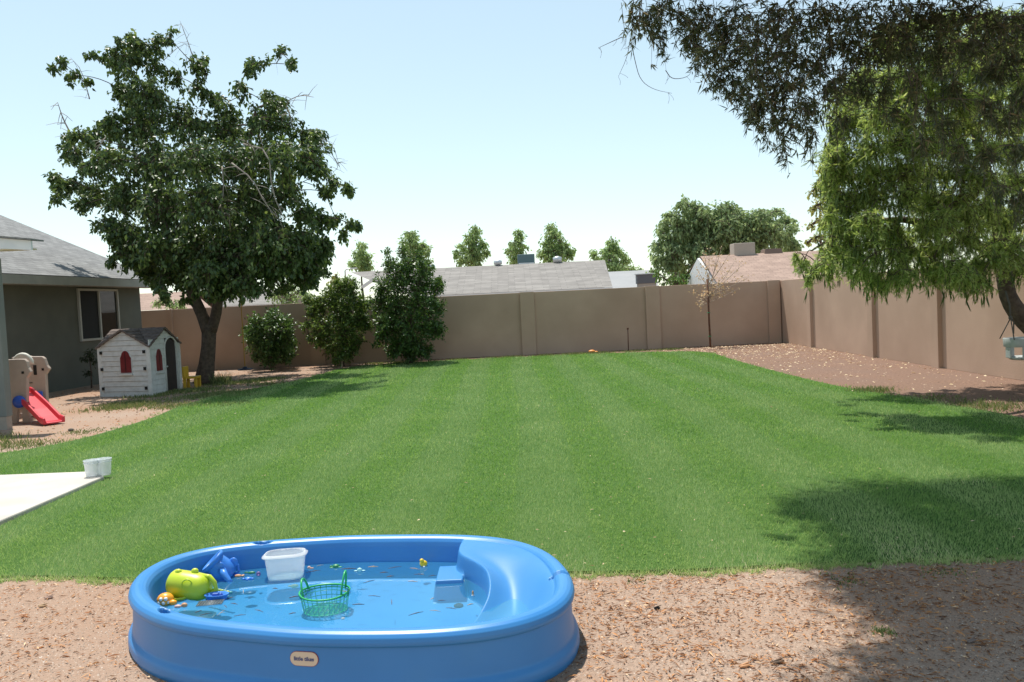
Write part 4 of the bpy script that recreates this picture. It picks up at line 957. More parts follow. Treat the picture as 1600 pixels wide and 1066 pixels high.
g.tube([a_ + Vector((.155 * math.cos(t), 0, .17 * math.sin(t))) for t in [i * math.pi / 12 for i in range(13)]], .035, 8); g.prism([(.15 * math.cos(t), .165 * math.sin(t)) for t in [i * math.pi / 12 for i in range(13)]], -.03, .03, (a_, Vector((1, 0, 0)), Vector((0, 0, 1)), Vector((0, 1, 0)))); g.build('arch', mat('climber_cream', (.60, .58, .50), rough=.6), root, fix=True)
q = D(56, 618, 14.3); g = MB(); g.box((q.x, 14.3, q.z - .03), (.24, .04, .2)); g.build('side_panel', M_cb, root, bevel=.02)
q = D(30, 628, 13.42); g = MB(); g.lathe([(.02, -.02), (.10, -.02), (.10, .02), (.02, .02)], (q.x, 13.42, q.z), 16, rot=Quaternion((1, 0, 0), R(90)).to_matrix()); g.build('side_panel', M_cb, root)
g = MB(); a1 = D(30, 649, 13.7); b1 = D(72, 652, 14.2); g.bar((a1.x, 13.7, .10), (b1.x, 14.2, .10), .07, .07); g.build('base_bar', M_ct, root)
# slide (chute with raised sides)
s_top = D(38, 619, 13.55); s_bot = Vector((-7.36, 13.1, .06))
s_top = Vector((s_top.x - .13, 13.75, s_top.z)); dv = s_bot - s_top; ax = dv.normalized(); sd_ = Vector((-ax.y, ax.x, 0)).normalized(); 
prof = [(-.165, .0), (-.165, .10), (-.13, .10), (-.115, .025), (.115, .025), (.13, .10), (.165, .10), (.165, .0)]
path = [s_top - ax * .12 + Vector((0, 0, -.02)), s_top, s_top.lerp(s_bot, .3), s_top.lerp(s_bot, .6), s_top.lerp(s_bot, .85) - Vector((0, 0, .015)), s_bot + Vector((0, 0, -.02)), s_bot + Vector((ax.x * .14, ax.y * .14, -.035))]
vs = []
for p_ in path:
    for u_, h_ in prof: vs.append(p_ + sd_ * u_ + Vector((0, 0, h_)))
n_ = len(prof); fs = [(i * n_ + k, i * n_ + (k + 1) % n_, (i + 1) * n_ + (k + 1) % n_, (i + 1) * n_ + k) for i in range(len(path) - 1) for k in range(n_)] + [tuple(range(n_)), tuple(range((len(path) - 1) * n_, len(path) * n_))]
g = MB(); g.add(vs, fs); g.build('slide', M_cr, root, bevel=.012, fix=True, label='bright red plastic slide')
p = G(111, 674); g = MB(); g.ball((p.x, p.y, .02), (.045, .03, .025), 8); tag(g.build('stone', mat('dark_stone', (.10, .085, .07), (.16, .13, .10), 20, .9)), 'small dark stone on the dirt in front of the red slide', 'stone')

# ------------------------------------------------------------------ two translucent buckets on the patio corner
M_tub = mat('clear_plastic', (.74, .78, .80), (.66, .70, .73), 18, .25, trans=0)
b = M_tub.node_tree.nodes['Principled BSDF']; b.inputs['Alpha'].default_value = .5; b.inputs['Specular IOR Level'].default_value = .6
for px, py, lb in ((145, 744.5, 'milky clear bucket on the patio corner, the nearer left one of two'), (163, 742, 'milky clear bucket on the patio corner, the farther right one of two')):
    p = G(px, py, .052)
    root = thing('plastic_bucket', lb, 'bucket', tuple(p), 'clear buckets on the patio corner')
    g = MB(); g.lathe([(.060, .0), (.062, .004), (.074, .152), (.080, .154), (.080, .166), (.073, .166), (.060, .01), (.001, .01)], tuple(p), 28); g.build('body', M_tub, root)
    g = MB(); g.lathe([(.0745, .132), (.080, .134), (.080, .140), (.0745, .142)], tuple(p), 28, capb=False, capt=False); g.build('rim', M_tub, root)

# ================================================================== THE POOL
rimpx = [(420, 845), (500, 838), (600, 835.5), (700, 835), (780, 838), (840, 852), (880, 880), (894, 910), (885, 940), (850, 962), (800, 974), (700, 986), (550, 990), (400, 983), (300, 973), (230, 955), (203, 930), (207, 905), (250, 873), (330, 852)]
pts = np.array([G(x, y, .28)[:2] for x, y in rimpx])
CP = np.array([-.85, 4.02])
ang = np.unwrap(np.arctan2(pts[:, 1] - CP[1], pts[:, 0] - CP[0])); rad = np.hypot(*(pts - CP).T)
order = np.argsort(ang % (2 * math.pi)); an = (ang % (2 * math.pi))[order]; ra = rad[order]
NS = 900; FZ = .062
th = np.linspace(0, 2 * math.pi, NS, endpoint=False)
an3 = np.concatenate([an - 2 * math.pi, an, an + 2 * math.pi]); ra3 = np.tile(ra, 3)
rr = np.interp(th, an3, ra3); ft = np.fft.rfft(rr); ft[11:] = 0; ft *= np.exp(-(np.arange(len(ft)) / 8.5) ** 4); rr = np.fft.irfft(ft, NS)
OUT = CP + rr[:, None] * np.stack([np.cos(th), np.sin(th)], 1)
tg = np.roll(OUT, -1, 0) - np.roll(OUT, 1, 0); tg /= np.linalg.norm(tg, axis=1)[:, None]; NRM = np.stack([-tg[:, 1], tg[:, 0]], 1)   # inward
prof = [(-.012, .0), (-.018, .02), (-.016, .05), (-.008, .066), (.002, .074), (.006, .085), (.010, .13), (.014, .215), (.013, .222), (.003, .226), (-.001, .232), (-.004, .245), (.001, .262), (.012, .275), (.028, .283), (.045, .285), (.062, .282), (.076, .274), (.087, .258), (.094, .235), (.102, .18), (.112, .10), (.120, .080), (.135, .067), (.16, FZ)]
# densify
pr = [];
for (a, b_) in zip(prof[:-1], prof[1:]):
    nseg = max(1, int(math.hypot(b_[0] - a[0], b_[1] - a[1]) / (.0035 if a[1] > .24 else .008)))
    for i in range(nseg): t = i / nseg; pr.append((a[0] + (b_[0] - a[0]) * t, a[1] + (b_[1] - a[1]) * t))
pr.append(prof[-1])
rings = []
for d_, z in pr: rings.append(np.concatenate([OUT + NRM * d_, np.full((NS, 1), z)], 1))
last = OUT + NRM * .16
for t in np.linspace(0, 1, 210)[1:-1]:
    rings.append(np.concatenate([last * (1 - t) + CP * t, np.full((NS, 1), FZ)], 1))
V = np.concatenate(rings); nr = len(rings); nprof = len(pr)
def sstep(x): x = np.clip(x, 0, 1); return x * x * (3 - 2 * x)
# slide ramp at the right end: lip curve x = C(y)
ly = np.array([3.30, 3.55, 3.70, 3.80, 3.90, 4.00, 4.10, 4.20, 4.28, 4.33, 4.40, 4.50, 4.62, 4.80])
lx = np.array([-.38, -.33, -.275, -.235, -.20, -.195, -.215, -.265, -.32, -.36, -.375, -.37, -.355, -.33])
yy = np.linspace(3.3, 4.8, 300); xx = np.interp(yy, ly, lx); kk = np.exp(-(np.arange(-20, 21) / 9.) ** 2); xx = np.convolve(np.pad(xx, 20, 'edge'), kk / kk.sum(), 'valid'); ly, lx = yy, xx
isin = np.zeros(len(V), bool); isin[[i for i in range(len(V))]] = True
ringid = np.repeat(np.arange(nr), NS); inner = ringid >= (nprof * 0 + next(i for i, p_ in enumerate(pr) if p_[0] > .045))
X, Y, Z = V[:, 0], V[:, 1], V[:, 2]
cx_ = np.interp(Y, ly, lx)
dx = X - cx_
tY = sstep((4.50 - Y) / .85)
surf = .272 * (1 - tY) + .095 * tY
lip_h = .268 * (1 - sstep((4.15 - Y) / .5)) + .135 * sstep((4.15 - Y) / .5)
lipw = np.exp(-(np.clip(dx, 0, 9) / .09) ** 2)
surf = surf * (1 - lipw) + np.maximum(lip_h, surf) * lipw
# bowl rises toward the outer rim
dout = np.hypot(X - CP[0], Y - CP[1]); rmax = np.interp(np.arctan2(Y - CP[1], X - CP[0]) % (2 * math.pi), np.append(th, 2 * math.pi), np.append(rr, rr[0]))
edge_d = rmax - dout
surf = surf + (.272 - surf) * sstep((.30 - edge_d) / .24) * .95
cliff = sstep((dx + .006) / .042)
zs = FZ + (surf - FZ) * cliff
# step block beside the slide
def boxf(x0, x1, y0, y1, h, s_=.012): return h * sstep((X - x0) / s_) * sstep((x1 - X) / s_) * sstep((Y - y0) / s_) * sstep((y1 - Y) / s_)
stp = FZ + boxf(-.475, -.29, 4.19, 4.47, .108, .026)
V[:, 2] = np.where(inner, np.maximum(Z, np.maximum(np.where(cliff > 0, zs, 0), stp)), Z)
# holders and notch sunk in the rim
def dip(px, py, a, b_, dep):
    c = G(px, py, .283); d0 = np.array([c.x, c.y]) - CP; tdir = np.array([-d0[1], d0[0]]) / np.hypot(*d0); ndir = d0 / np.hypot(*d0)
    i = np.argmin(np.hypot(OUT[:, 0] - c.x, OUT[:, 1] - c.y)); tdir = tg[i]; ndir = NRM[i]; c = Vector((*(OUT[i] + ndir * .05), 0))
    u = ((V[:, 0] - c.x) * tdir[0] + (V[:, 1] - c.y) * tdir[1]) / a; v = ((V[:, 0] - c.x) * ndir[0] + (V[:, 1] - c.y) * ndir[1]) / b_
    r_ = np.sqrt(u * u + v * v); k = (V[:, 2] > .2)
    V[:, 2] = np.where(k, V[:, 2] - dep * sstep((1.0 - r_) / .22), V[:, 2])
dip(410, 847.5, .055, .024, .07); dip(267, 951, .055, .026, .07); dip(881, 894, .020, .06, .035)
Vp = np.concatenate([V, [[CP[0], CP[1], FZ]]])
F = []
i = np.arange(nr - 1)[:, None] * NS; k = np.arange(NS)[None]; k2 = (k + 1) % NS
F = np.stack([i + k, i + k2, i + NS + k2, i + NS + k], -1).reshape(-1, 4)
M_pool = mat('pool_plastic', (.034, .20, .49), (.042, .22, .53), 3, .38, .12, 380, .5, bdist=.002, c3=(.060, .235, .47), s3=1.6, t3=(.5, .8))
root = thing('wading_pool', 'big blue plastic wading pool with built in slide in the foreground', 'wading pool', (CP[0], CP[1], 0))
shell = fast_mesh('shell', Vp, F, M_pool, None, root, True)
lr = np.arange(NS); capF = np.stack([(nr - 1) * NS + lr, (nr - 1) * NS + (lr + 1) % NS, np.full(NS, nr * NS)], 1)
# centre disc closes the floor
cap = fast_mesh('floor_centre', np.concatenate([V[(nr - 1) * NS:], [[CP[0], CP[1], FZ]]]), np.stack([lr, (lr + 1) % NS, np.full(NS, NS)], 1), M_pool, None, root, True)
# water
M_w = bpy.data.materials.new('pool_water'); M_w.use_nodes = True
n = M_w.node_tree.nodes; l = M_w.node_tree.links; n.remove(n['Principled BSDF'])
fr_ = n.new('ShaderNodeFresnel'); fr_.inputs[0].default_value = 1.33
gl = n.new('ShaderNodeBsdfGlossy'); gl.inputs['Roughness'].default_value = .015
tr = n.new('ShaderNodeBsdfTransparent'); tr.inputs[0].default_value = (.86, 1.0, .98, 1)
mx = n.new('ShaderNodeMixShader'); l.new(fr_.outputs[0], mx.inputs[0]); l.new(tr.outputs[0], mx.inputs[1]); l.new(gl.outputs[0], mx.inputs[2]); df = n.new('ShaderNodeBsdfDiffuse'); df.inputs[0].default_value = (.14, .62, .95, 1); m0 = n.new('ShaderNodeMixShader'); m0.inputs[0].default_value = .14   # slightly milky water
l.new(tr.outputs[0], m0.inputs[1]); l.new(df.outputs[0], m0.inputs[2]); l.new(m0.outputs[0], mx.inputs[1]); l.new(mx.outputs[0], n['Material Output'].inputs[0])
ns = n.new('ShaderNodeTexNoise'); ns.inputs['Scale'].default_value = 9; tc = n.new('ShaderNodeTexCoord'); l.new(tc.outputs['Object'], ns.inputs['Vector'])
bp = n.new('ShaderNodeBump'); bp.inputs['Strength'].default_value = .06; bp.inputs['Distance'].default_value = .01; l.new(ns.outputs[0], bp.inputs['Height']); l.new(bp.outputs[0], gl.inputs['Normal']); l.new(bp.outputs[0], fr_.inputs['Normal'])
ZW = .152
wv = OUT + NRM * .1075; g = MB(); g.add([(x, y, ZW) for x, y in wv], [tuple(range(NS))])
o = g.build('water', M_w); o['kind'] = 'structure'; o['label'] = 'shallow clear water in the blue pool'
# oval maker's plate on the outer front
q = D(476, 1029, 3.36)
fi = np.argmin(np.abs(OUT[:, 0] - q.x) + (OUT[:, 1] > CP[1]) * 9); nv = -NRM[fi]; pz = q.z
P0 = Vector((OUT[fi, 0] - nv[0] * .0125, OUT[fi, 1] - nv[1] * .0125, .125))
for _ in range(1):
    d_ = ray(476, 1029); t = (P0.y) / d_.y; P0.z = EYE + d_.z * t; P0.x = d_.x * t
nv3 = Vector((nv[0], nv[1], .04)).normalized(); uv_ = Vector((-nv3.y, nv3.x, 0)).normalized(); vv_ = nv3.cross(uv_)
if vv_.z < 0: vv_ = -vv_
if uv_.x < 0: uv_ = -uv_
def pill(w_, h_, n=10):
    r_ = h_ / 2; c_ = w_ / 2 - r_
    return [(c_ + r_ * math.cos(t), r_ * math.sin(t)) for t in [-math.pi / 2 + math.pi * i / n for i in range(n + 1)]] + [(-c_ + r_ * math.cos(t), r_ * math.sin(t)) for t in [math.pi / 2 + math.pi * i / n for i in range(n + 1)]]
g = MB(); g.prism(pill(.122, .056), -.012, .006, (P0, uv_, vv_, nv3)); plate = g.build('name_plate', mat('plate_cream', (.66, .52, .38), rough=.5), root, fix=True, label='cream oval name plate on the front of the shell')
g = MB(); g.prism(pill(.126, .060), -.012, .0045, (P0, uv_, vv_, nv3)); g.build('plate_rim', mat('plate_edge', (.35, .08, .07), rough=.5), plate, fix=True)
cu = bpy.data.curves.new('lettering', 'FONT'); cu.body = 'little tikes'; cu.size = .0225; cu.extrude = .0006; cu.align_x = 'CENTER'; cu.align_y = 'CENTER'; cu.offset = .0005
tmp = bpy.data.objects.new('tmp', cu); COL.objects.link(tmp); bpy.context.view_layer.update()
me = bpy.data.meshes.new_from_object(tmp); bpy.data.objects.remove(tmp)
o = bpy.data.objects.new('lettering', me); COL.objects.link(o); me.materials.append(mat('plate_ink', (.10, .11, .22), rough=.6))
mm = Matrix((uv_, vv_, nv3)).transposed().to_4x4(); mm.translation = P0 + nv3 * .0072
o.parent = plate; o.matrix_world = mm; 

# ------------------------------------------------------------------ things in the pool
# white tub
M_tubw = mat('milky_tub', (.86, .86, .86), rough=.3); M_tubw.node_tree.nodes['Principled BSDF'].inputs['Alpha'].default_value = .52
M_tubw.node_tree.nodes['Principled BSDF'].inputs['Subsurface Weight'].default_value = 0
p = G(447, 899, ZW); p = Vector((p.x, p.y, ZW - .012))
root = thing('plastic_tub', 'empty milky white food tub floating at the back of the pool', 'tub', tuple(p))
g = MB(); rq = Quaternion((0, 0, 1), R(6)).to_matrix() @ Quaternion((1, 0, 0), R(-4)).to_matrix()
def rr_(w_, d_, z, n=36, e=3.2): return [Vector((w_ * math.copysign(abs(math.cos(a)) ** (2 / e), math.cos(a)), d_ * math.copysign(abs(math.sin(a)) ** (2 / e), math.sin(a)), z)) for a in [2 * math.pi * i / n for i in range(n)]]
lv = [rr_(.088, .065, 0), rr_(.093, .07, .006), rr_(.106, .088, .118), rr_(.119, .102, .121), rr_(.120, .103, .127), rr_(.109, .091, .131), rr_(.107, .089, .139), rr_(.104, .086, .139), rr_(.103, .085, .118), rr_(.089, .066, .008)]
vs = [rq @ v + p for r_ in lv for v in r_]; n_ = 36
g.add(vs, [(i * n_ + k, i * n_ + (k + 1) % n_, (i + 1) * n_ + (k + 1) % n_, (i + 1) * n_ + k) for i in range(len(lv) - 1) for k in range(n_)] + [tuple(range(n_))[::-1], tuple((len(lv) - 1) * n_ + k for k in range(n_))], True)
g.build('body', M_tubw, root)
# green wire basket
M_gw = mat('green_wire', (.02, .36, .10), (.03, .42, .13), 20, .35)
p = G(509, 955, FZ); bc = Vector((p.x, p.y, FZ + .004))
root = thing('wire_basket', 'green wire basket with two loop handles standing in the water', 'basket', tuple(bc))
g = MB(); def_r = lambda r_, z, n=40: [bc + Vector((r_ * math.cos(a), r_ * .82 * math.sin(a), z)) for a in [2 * math.pi * i / n for i in range(n)]]
for r_, z, t in ((.108, .004, .004), (.113, .05, .0022), (.117, .072, .0022), (.121, .088, .0022)): g.tube(def_r(r_, z), t, 5, closed=True)
for i in range(26):
    a = 2 * math.pi * i / 26; g.tube([bc + Vector((.108 * math.cos(a), .082 * 1.08 * math.sin(a), .004)), bc + Vector((.124 * math.cos(a), .102 * math.sin(a), .096))], .0022, 4)
for i in range(-4, 5):
    w_ = .108 * math.sqrt(max(.02, 1 - (i / 4.6) ** 2)); x_ = i * .0235
    g.tube([bc + Vector((x_, -w_ * .82, .004)), bc + Vector((x_, w_ * .82, .004))], .003, 4); g.tube([bc + Vector((-w_, x_ * .82, .006)), bc + Vector((w_, x_ * .82, .006))], .0025, 4)
g.build('wire_body', M_gw, root)
def topz(a): return .100 - .012 * (1 if False else math.exp(-((math.sin(a) + 1) / .5) ** 2))
g = MB(); g.tube([bc + Vector((.126 * math.cos(a), .103 * math.sin(a), topz(a))) for a in [2 * math.pi * i / 48 for i in range(48)]], .005, 6, closed=True); g.build('top_rim', M_gw, root)
for sx in (-1, 1):
    g = MB(); c_ = bc + Vector((sx * .095, 0, .096)); g.tube([c_ + Vector((sx * .015 * math.sin(t), -.055 * math.cos(t) * (1 if True else 1), (.085 + .015 * sx) * math.sin(t))) for t in [math.pi * i / 14 for i in range(15)]], .0055, 6); g.build('handle', M_gw, root)
# lime watering toy, lying on its side
M_lime = mat('lime_plastic', (.52, .62, .03), (.48, .58, .03), 12, .35)
p = G(298, 931, ZW); lc = Vector((p.x, p.y, ZW + .055))
root = thing('watering_toy', 'lime green watering toy with two round ears lying on its side', 'toy', tuple(lc))
ry = Quaternion((0, 0, 1), R(-12)).to_matrix() @ Quaternion((0, 1, 0), R(98)).to_matrix()
g = MB(); g.lathe([(.01, -.105), (.058, -.102), (.068, -.09), (.070, -.03), (.071, .03), (.068, .07), (.052, .10), (.02, .112)], tuple(lc), 26, rot=ry); g.build('body', M_lime, root)
for dx_ in (-.055, .03): g = MB(); g.ball(lc + Vector((dx_, 0, .072)), (.019, .014, .016), 10); g.build('ear', M_lime, root)
g = MB(); g.tube([lc + Vector((.012 + .026 * math.cos(a), -.067 + .0 * math.sin(a), .026 + .026 * math.sin(a))) for a in [2 * math.pi * i / 20 for i in range(20)]], .004, 5, closed=True); g.build('eye_ring', M_lime, root)
g = MB(); g.tube([lc + Vector((.07, -.01, .05)), lc + Vector((.11, -.015, .045)), lc + Vector((.135, -.02, .015)), lc + Vector((.14, -.02, -.02)), lc + Vector((.10, -.02, -.045))], [.012, .012, .012, .012, .014], 8); g.build('handle', M_lime, root)
g = MB(); g.lathe([(.045, -.01), (.062, 0), (.066, .012), (.058, .010), (.04, -.002)], tuple(lc + Vector((-.055, -.03, -.05))), 22, 1, .7); g.build('spout', M_lime, root)
# blue elephant watering can
M_bt = mat('blue_toy', (.045, .20, .62), (.05, .23, .68), 10, .35)
p = G(344, 903, ZW); bc2 = Vector((p.x, p.y + .02, ZW + .05))
root = thing('watering_can', 'blue elephant shaped watering can tipped against the pool side', 'watering can', tuple(bc2))
ry = Quaternion((0, 1, 0), R(-42)).to_matrix() @ Quaternion((1, 0, 0), R(8)).to_matrix()
g = MB(); g.lathe([(.01, -.075), (.04, -.07), (.058, -.045), (.062, 0), (.058, .035), (.06, .05), (.052, .05), (.05, .03), (.001, .02)], tuple(bc2), 26, rot=ry); g.build('body', M_bt, root)
g = MB(); g.lathe([(.060, .04), (.070, .052), (.073, .066), (.066, .066), (.056, .05)], tuple(bc2), 26, rot=ry, capb=False, capt=False); g.build('collar', M_bt, root)
g = MB(); g.tube([bc2 + Vector((.02, -.045, -.0)), bc2 + Vector((.045, -.07, -.02)), bc2 + Vector((.07, -.085, -.045)), bc2 + Vector((.085, -.09, -.058))], [.024, .018, .014, .013], 10); g.build('spout', M_bt, root)
for s_ in (0, 1): g = MB(); g.ball(bc2 + Vector((.012 + .05 * s_, -.05 + .07 * s_, .018)), (.026, .010, .030), 10, Quaternion((0, 1, 0), R(25)).to_matrix()); g.build('ear', M_bt, root)
g = MB(); g.tube([bc2 + Vector((.05, .02, .03)), bc2 + Vector((.085, .03, .0)), bc2 + Vector((.088, .03, -.035)), bc2 + Vector((.06, .02, -.05))], .008, 7); g.build('handle', M_bt, root)
# orange and white squirt toy
p = G(259, 943, ZW); c_ = Vector((p.x, p.y, ZW + .02))
root = thing('bath_toy', 'orange bath toy with white spots at the left end of the pool', 'toy', tuple(c_))
g = MB(); g.ball(c_, (.042, .036, .034)); g.ball(c_ + Vector((.045, -.02, -.01)), (.02, .016, .014), 10); g.build('body', mat('orange_gold', (.85, .36, .03), rough=.35), root)
g = MB()
for a_ in (0, 1, 2, 3, 4): t = -2.2 + a_ * .35; g.ball(c_ + Vector((.034 * math.cos(t), .031 * math.sin(t), .012 if a_ % 2 else -.006)), .0095, 8)
g.build('spots', mat('toy_white', (.8, .8, .76), rough=.4), root)
# blue boat and net rack
p = G(339, 936, ZW); c_ = Vector((p.x, p.y, ZW))
root = thing('toy_boat', 'small blue oval toy boat floating beside the lime toy', 'toy boat', tuple(c_))
g = MB(); g.lathe([(.02, -.012), (.045, -.006), (.058, .02), (.062, .022), (.062, .027), (.054, .026), (.045, .006), (.01, .003)], tuple(c_), 26, 1, .6); g.build('hull', M_bt, root)
g = MB(); g.box(c_ + Vector((-.005, 0, .018)), (.03, .022, .026)); g.ball(c_ + Vector((.02, 0, .018)), (.012, .012, .014), 8); g.build('cabin', mat('toy_blue_dark', (.03, .10, .40), rough=.4), root, bevel=.003)
p = G(328, 944, ZW); c_ = Vector((p.x, p.y, ZW + .006))
g = MB(); q_ = Quaternion((0, 0, 1), R(8)).to_matrix()
for i in range(9):
    t = -.055 + i * .01375
    g.tube([c_ + q_ @ Vector((t, -.035, 0)), c_ + q_ @ Vector((t + .01, .035, .002))], .0016, 4); g.tube([c_ + q_ @ Vector((-.06, t * .62, .001)), c_ + q_ @ Vector((.065, t * .62, .001))], .0016, 4)
tag(g.build('wire_grate', mat('grate_grey', (.25, .27, .26), rough=.4, metal=.5)), 'small grey wire grid floating under the toy boat', 'grate')
# bead string
g = MB(); 
for i in range(9):
    q = G(326 + i * 4.3, 920 + i * 1.0, ZW); g.ball((q.x, q.y, ZW + .006), (.011, .008, .008), 8)
tag(g.build('bead_string', mat('bead_yellow', (.45, .50, .10), (.06, .30, .32), 30, .4, thr=(.48, .52))), 'yellow green chain of small links between lime toy and can', 'bead string')
# clutter of little toys
def small_toy(px, py, label, name, cat, bits, z=ZW):
    q = G(px, py, z); c_ = Vector((q.x, q.y, z + .004)); rt_ = thing(name, label, cat, tuple(c_))
    for nm, m_, balls in bits:
        g = MB()
        for (dx_, dy_, dz_, a_, b__, h_) in balls: g.ball(c_ + Vector((dx_, dy_, dz_)), (a_, b__, h_), 9)
        g.build(nm, m_, rt_)
M_tg = mat('toy_green', (.02, .20, .08), rough=.4); M_to = mat('toy_tan', (.60, .30, .14), rough=.5); M_tw = MATS['toy_white']; M_ty = mat('toy_yellow', (.80, .55, .02), rough=.35); M_tp = mat('toy_purple', (.16, .11, .28), rough=.5); M_teal = mat('toy_teal', (.35, .62, .62), rough=.4); M_pink = mat('toy_pink', (.62, .40, .34), rough=.5)
fin = lambda s: [(-s, 0, -.002, s * .5, s * .35, .004), (s, 0, -.002, s * .5, s * .35, .004)]
small_toy(372, 901, 'tan fish shaped toy floating right of the blue can', 'toy_fish', 'toy', [('body', M_to, [(0, 0, 0, .022, .009, .008)]), ('tail', M_to, [(.026, .004, 0, .008, .011, .004)])])
small_toy(388, 905, 'light blue crab toy floating in the toy cluster', 'toy_crab', 'toy', [('body', M_bt, [(0, 0, 0, .02, .015, .008)]), ('claws', M_bt, [(-.024, -.006, 0, .009, .006, .005), (.024, -.006, 0, .009, .006, .005), (0, -.018, 0, .008, .007, .005)])])
small_toy(393, 896, 'dark green lizard toy behind the light blue crab toy', 'toy_lizard', 'toy', [('body', M_tg, [(0, 0, 0, .022, .008, .007)]), ('tail', M_tg, [(-.03, .006, 0, .013, .004, .004)])])
small_toy(404, 899, 'dull purple toy at the right end of the cluster', 'toy_seahorse', 'toy', [('body', M_tp, [(0, 0, .003, .012, .009, .014)]), ('tail', M_tp, [(.004, -.012, 0, .006, .01, .004)])])
small_toy(525, 886, 'green turtle toy floating by the back pool wall', 'toy_turtle', 'toy', [('body', M_tg, [(0, 0, 0, .022, .016, .012)]), ('flippers', mat('toy_green_light', (.05, .30, .12), rough=.4), [(-.022, -.012, -.002, .012, .006, .003), (.024, -.01, -.002, .014, .006, .003), (-.012, .014, -.002, .008, .006, .003)]), ('head', M_tg, [(-.028, .002, .0, .008, .006, .006)])])
small_toy(562, 893, 'pale teal bird toy floating beyond the basket handles', 'toy_bird', 'toy', [('body', M_teal, [(0, 0, .004, .015, .010, .012)]), ('wings', M_teal, [(-.02, 0, 0, .012, .006, .003), (.02, 0, 0, .012, .006, .003)])])
small_toy(483, 888, 'tiny pale shell toy just right of the white tub', 'toy_shell', 'toy', [('body', M_pink, [(0, 0, 0, .01, .007, .008)]), ('foot', M_to, [(.016, -.006, -.002, .012, .004, .003)])])
small_toy(662, 884, 'shiny yellow duck toy near the slide step', 'toy_duck', 'toy', [('body', M_ty, [(0, 0, .008, .022, .016, .018)]), ('head', M_ty, [(-.008, -.01, .028, .012, .011, .011)]), ('tail', M_tw, [(.004, -.022, -.002, .006, .009, .004)])])
small_toy(460, 917, 'cream yellow fish toy sunk below the white tub reflection', 'toy_shell', 'toy', [('body', mat('toy_cream', (.75, .65, .25), rough=.5), [(0, 0, 0, .023, .014, .010)]), ('tail', MATS['toy_cream'], [(-.026, .004, 0, .009, .008, .004)])], z=.125)
small_toy(278, 949, 'pink and tan snail toy below the orange bath toy', 'toy_snail', 'toy', [('body', M_pink, [(0, 0, 0, .018, .010, .009)]), ('shell', M_to, [(.03, .006, .003, .016, .010, .012)])])
small_toy(739, 931, 'tiny rusty bolt toy resting against the slide lip', 'toy_peg', 'toy', [('body', M_to, [(0, 0, .01, .005, .005, .012)]), ('foot', M_tw, [(0, 0, -.002, .007, .006, .004)])])
small_toy(432, 972 - 4, 'pale ball of grit beside the basket', 'toy_pebble', 'pebble', [('body', M_to, [(0, 0, 0, .006, .005, .004)])], z=ZW) if False else None
small_toy(536, 968, 'pale shell lying in the front of the green basket', 'seashell', 'shell', [('body', M_pink, [(0, 0, 0, .010, .008, .006)])], z=ZW - .04)
# dark round drain on the pool floor at the foot of the slide
q = G(723, 951, .05); g = MB(); g.lathe([(.024, 0), (.024, .006), (.018, .010), (.001, .010)], (q.x - .02, q.y, FZ + .001), 18); k = g.build('drain_plug', M_dk, bpy.data.objects['wading_pool'])
q = G(390, 919, ZW); g = MB(); g.lathe([(.012, -.03), (.03, -.028), (.032, -.02), (.001, -.018)], (q.x, q.y, ZW), 16, 1, .7); tag(g.build('floating_disc', mat('navy_toy', (.02, .06, .20), rough=.4)), 'dark blue round lid sunk beside the light blue crab toy', 'toy')
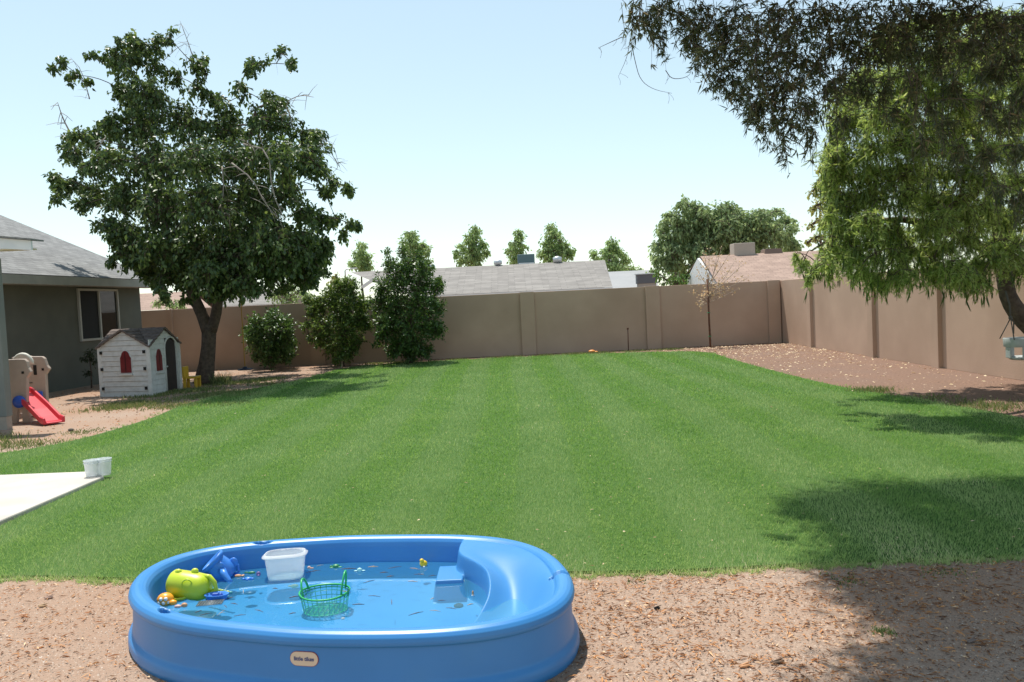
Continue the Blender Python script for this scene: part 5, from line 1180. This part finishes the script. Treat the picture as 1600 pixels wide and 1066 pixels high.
# floating twigs and leaves
M_tw1 = mat('wet_twig', (.20, .10, .05), (.09, .06, .04), 60, .7); M_tw2 = mat('pale_twig', (.55, .36, .20), rough=.7)
tw = [(583, 886), (600, 895), (617, 887), (632, 886), (648, 889), (655, 898), (676, 900), (592, 900), (645, 909), (577, 909), (610, 901), (660, 902), (700, 908), (585, 932), (612, 941), (640, 952), (675, 936), (690, 939), (705, 951), (722, 938), (680, 955), (650, 959), (560, 945), (575, 949), (540, 925), (460, 933), (430, 920), (395, 940), (380, 925), (360, 935), (352, 948), (370, 953), (345, 958), (375, 962), (405, 955), (330, 955), (355, 928), (366, 944), (457, 959), (420, 900), (500, 884), (545, 889), (490, 893), (712, 944), (735, 945), (310, 956), (322, 960), (298, 962)]
for i, (x_, y_) in enumerate([t_ for k_, t_ in enumerate(tw) if k_ % 4 != 3]):
    q = G(x_, y_, ZW); a_ = random.uniform(-.7, .7) + (math.pi / 2 if random.random() < .15 else 0); L_ = random.uniform(.016, .042); r_ = random.uniform(.0012, .0026)
    d_ = Vector((math.cos(a_), math.sin(a_), 0)) * L_; c_ = Vector((q.x, q.y, ZW + .001))
    g = MB(); g.tube([c_ - d_, c_ + Vector((0, .004, .001)), c_ + d_], [r_ * .5, r_, r_ * .4], 5)
    if i % 4 == 0: g.tube([c_, c_ + Vector((d_.y, d_.x, 0)) * .6], [r_ * .8, r_ * .3], 4)
    pale = i % 3 == 0
    tag(g.build('floating_leaf' if pale else 'floating_twig', M_tw2 if pale else M_tw1), 'small pale tan leaf sliver floating on the pool water' if pale else 'small dark brown twig floating on the pool water', 'leaf' if pale else 'twig', 'pale slivers floating in the pool' if pale else 'dark twigs floating in the pool')
# bigger dropped pieces on the gravel
for (px, py, L_, m_, lb) in ((67, 949, .05, M_tw2, 'pale curled dry leaf on the gravel at far left'), (76, 936, .05, mat('dry_pink', (.5, .33, .25), rough=.8), 'pinkish bark flake near the lawn edge at left'), (1027, 953, .035, M_dk, 'small dark curled scrap on the gravel right of the pool'), (1215, 1037, .07, M_tw1, 'dark forked twig on the gravel at the edge of the shade'), (1518, 1004, .06, mat('flat_stone', (.2, .15, .13), rough=.9), 'flat brownish stone in the shaded gravel at right'), (1164, 1043, .06, M_to, 'long orange brown leaf at the lower gravel edge')):
    q = G(px, py); a_ = random.uniform(.1, .5); g = MB(); d_ = Vector((math.cos(a_), math.sin(a_), 0)) * L_ / 2
    g.ball((q.x, q.y, .008), (L_ / 2, L_ / 6, .007), 9, Quaternion((0, 0, 1), a_).to_matrix()); g.tube([Vector((q.x, q.y, .012)) - d_, Vector((q.x, q.y, .016)), Vector((q.x, q.y, .022)) + d_ * 1.3], [.002, .004, .001], 5)
    tag(g.build('dry_leaf' if 'leaf' in lb else ('stone' if 'stone' in lb else 'bark_scrap'), m_), lb, 'debris')
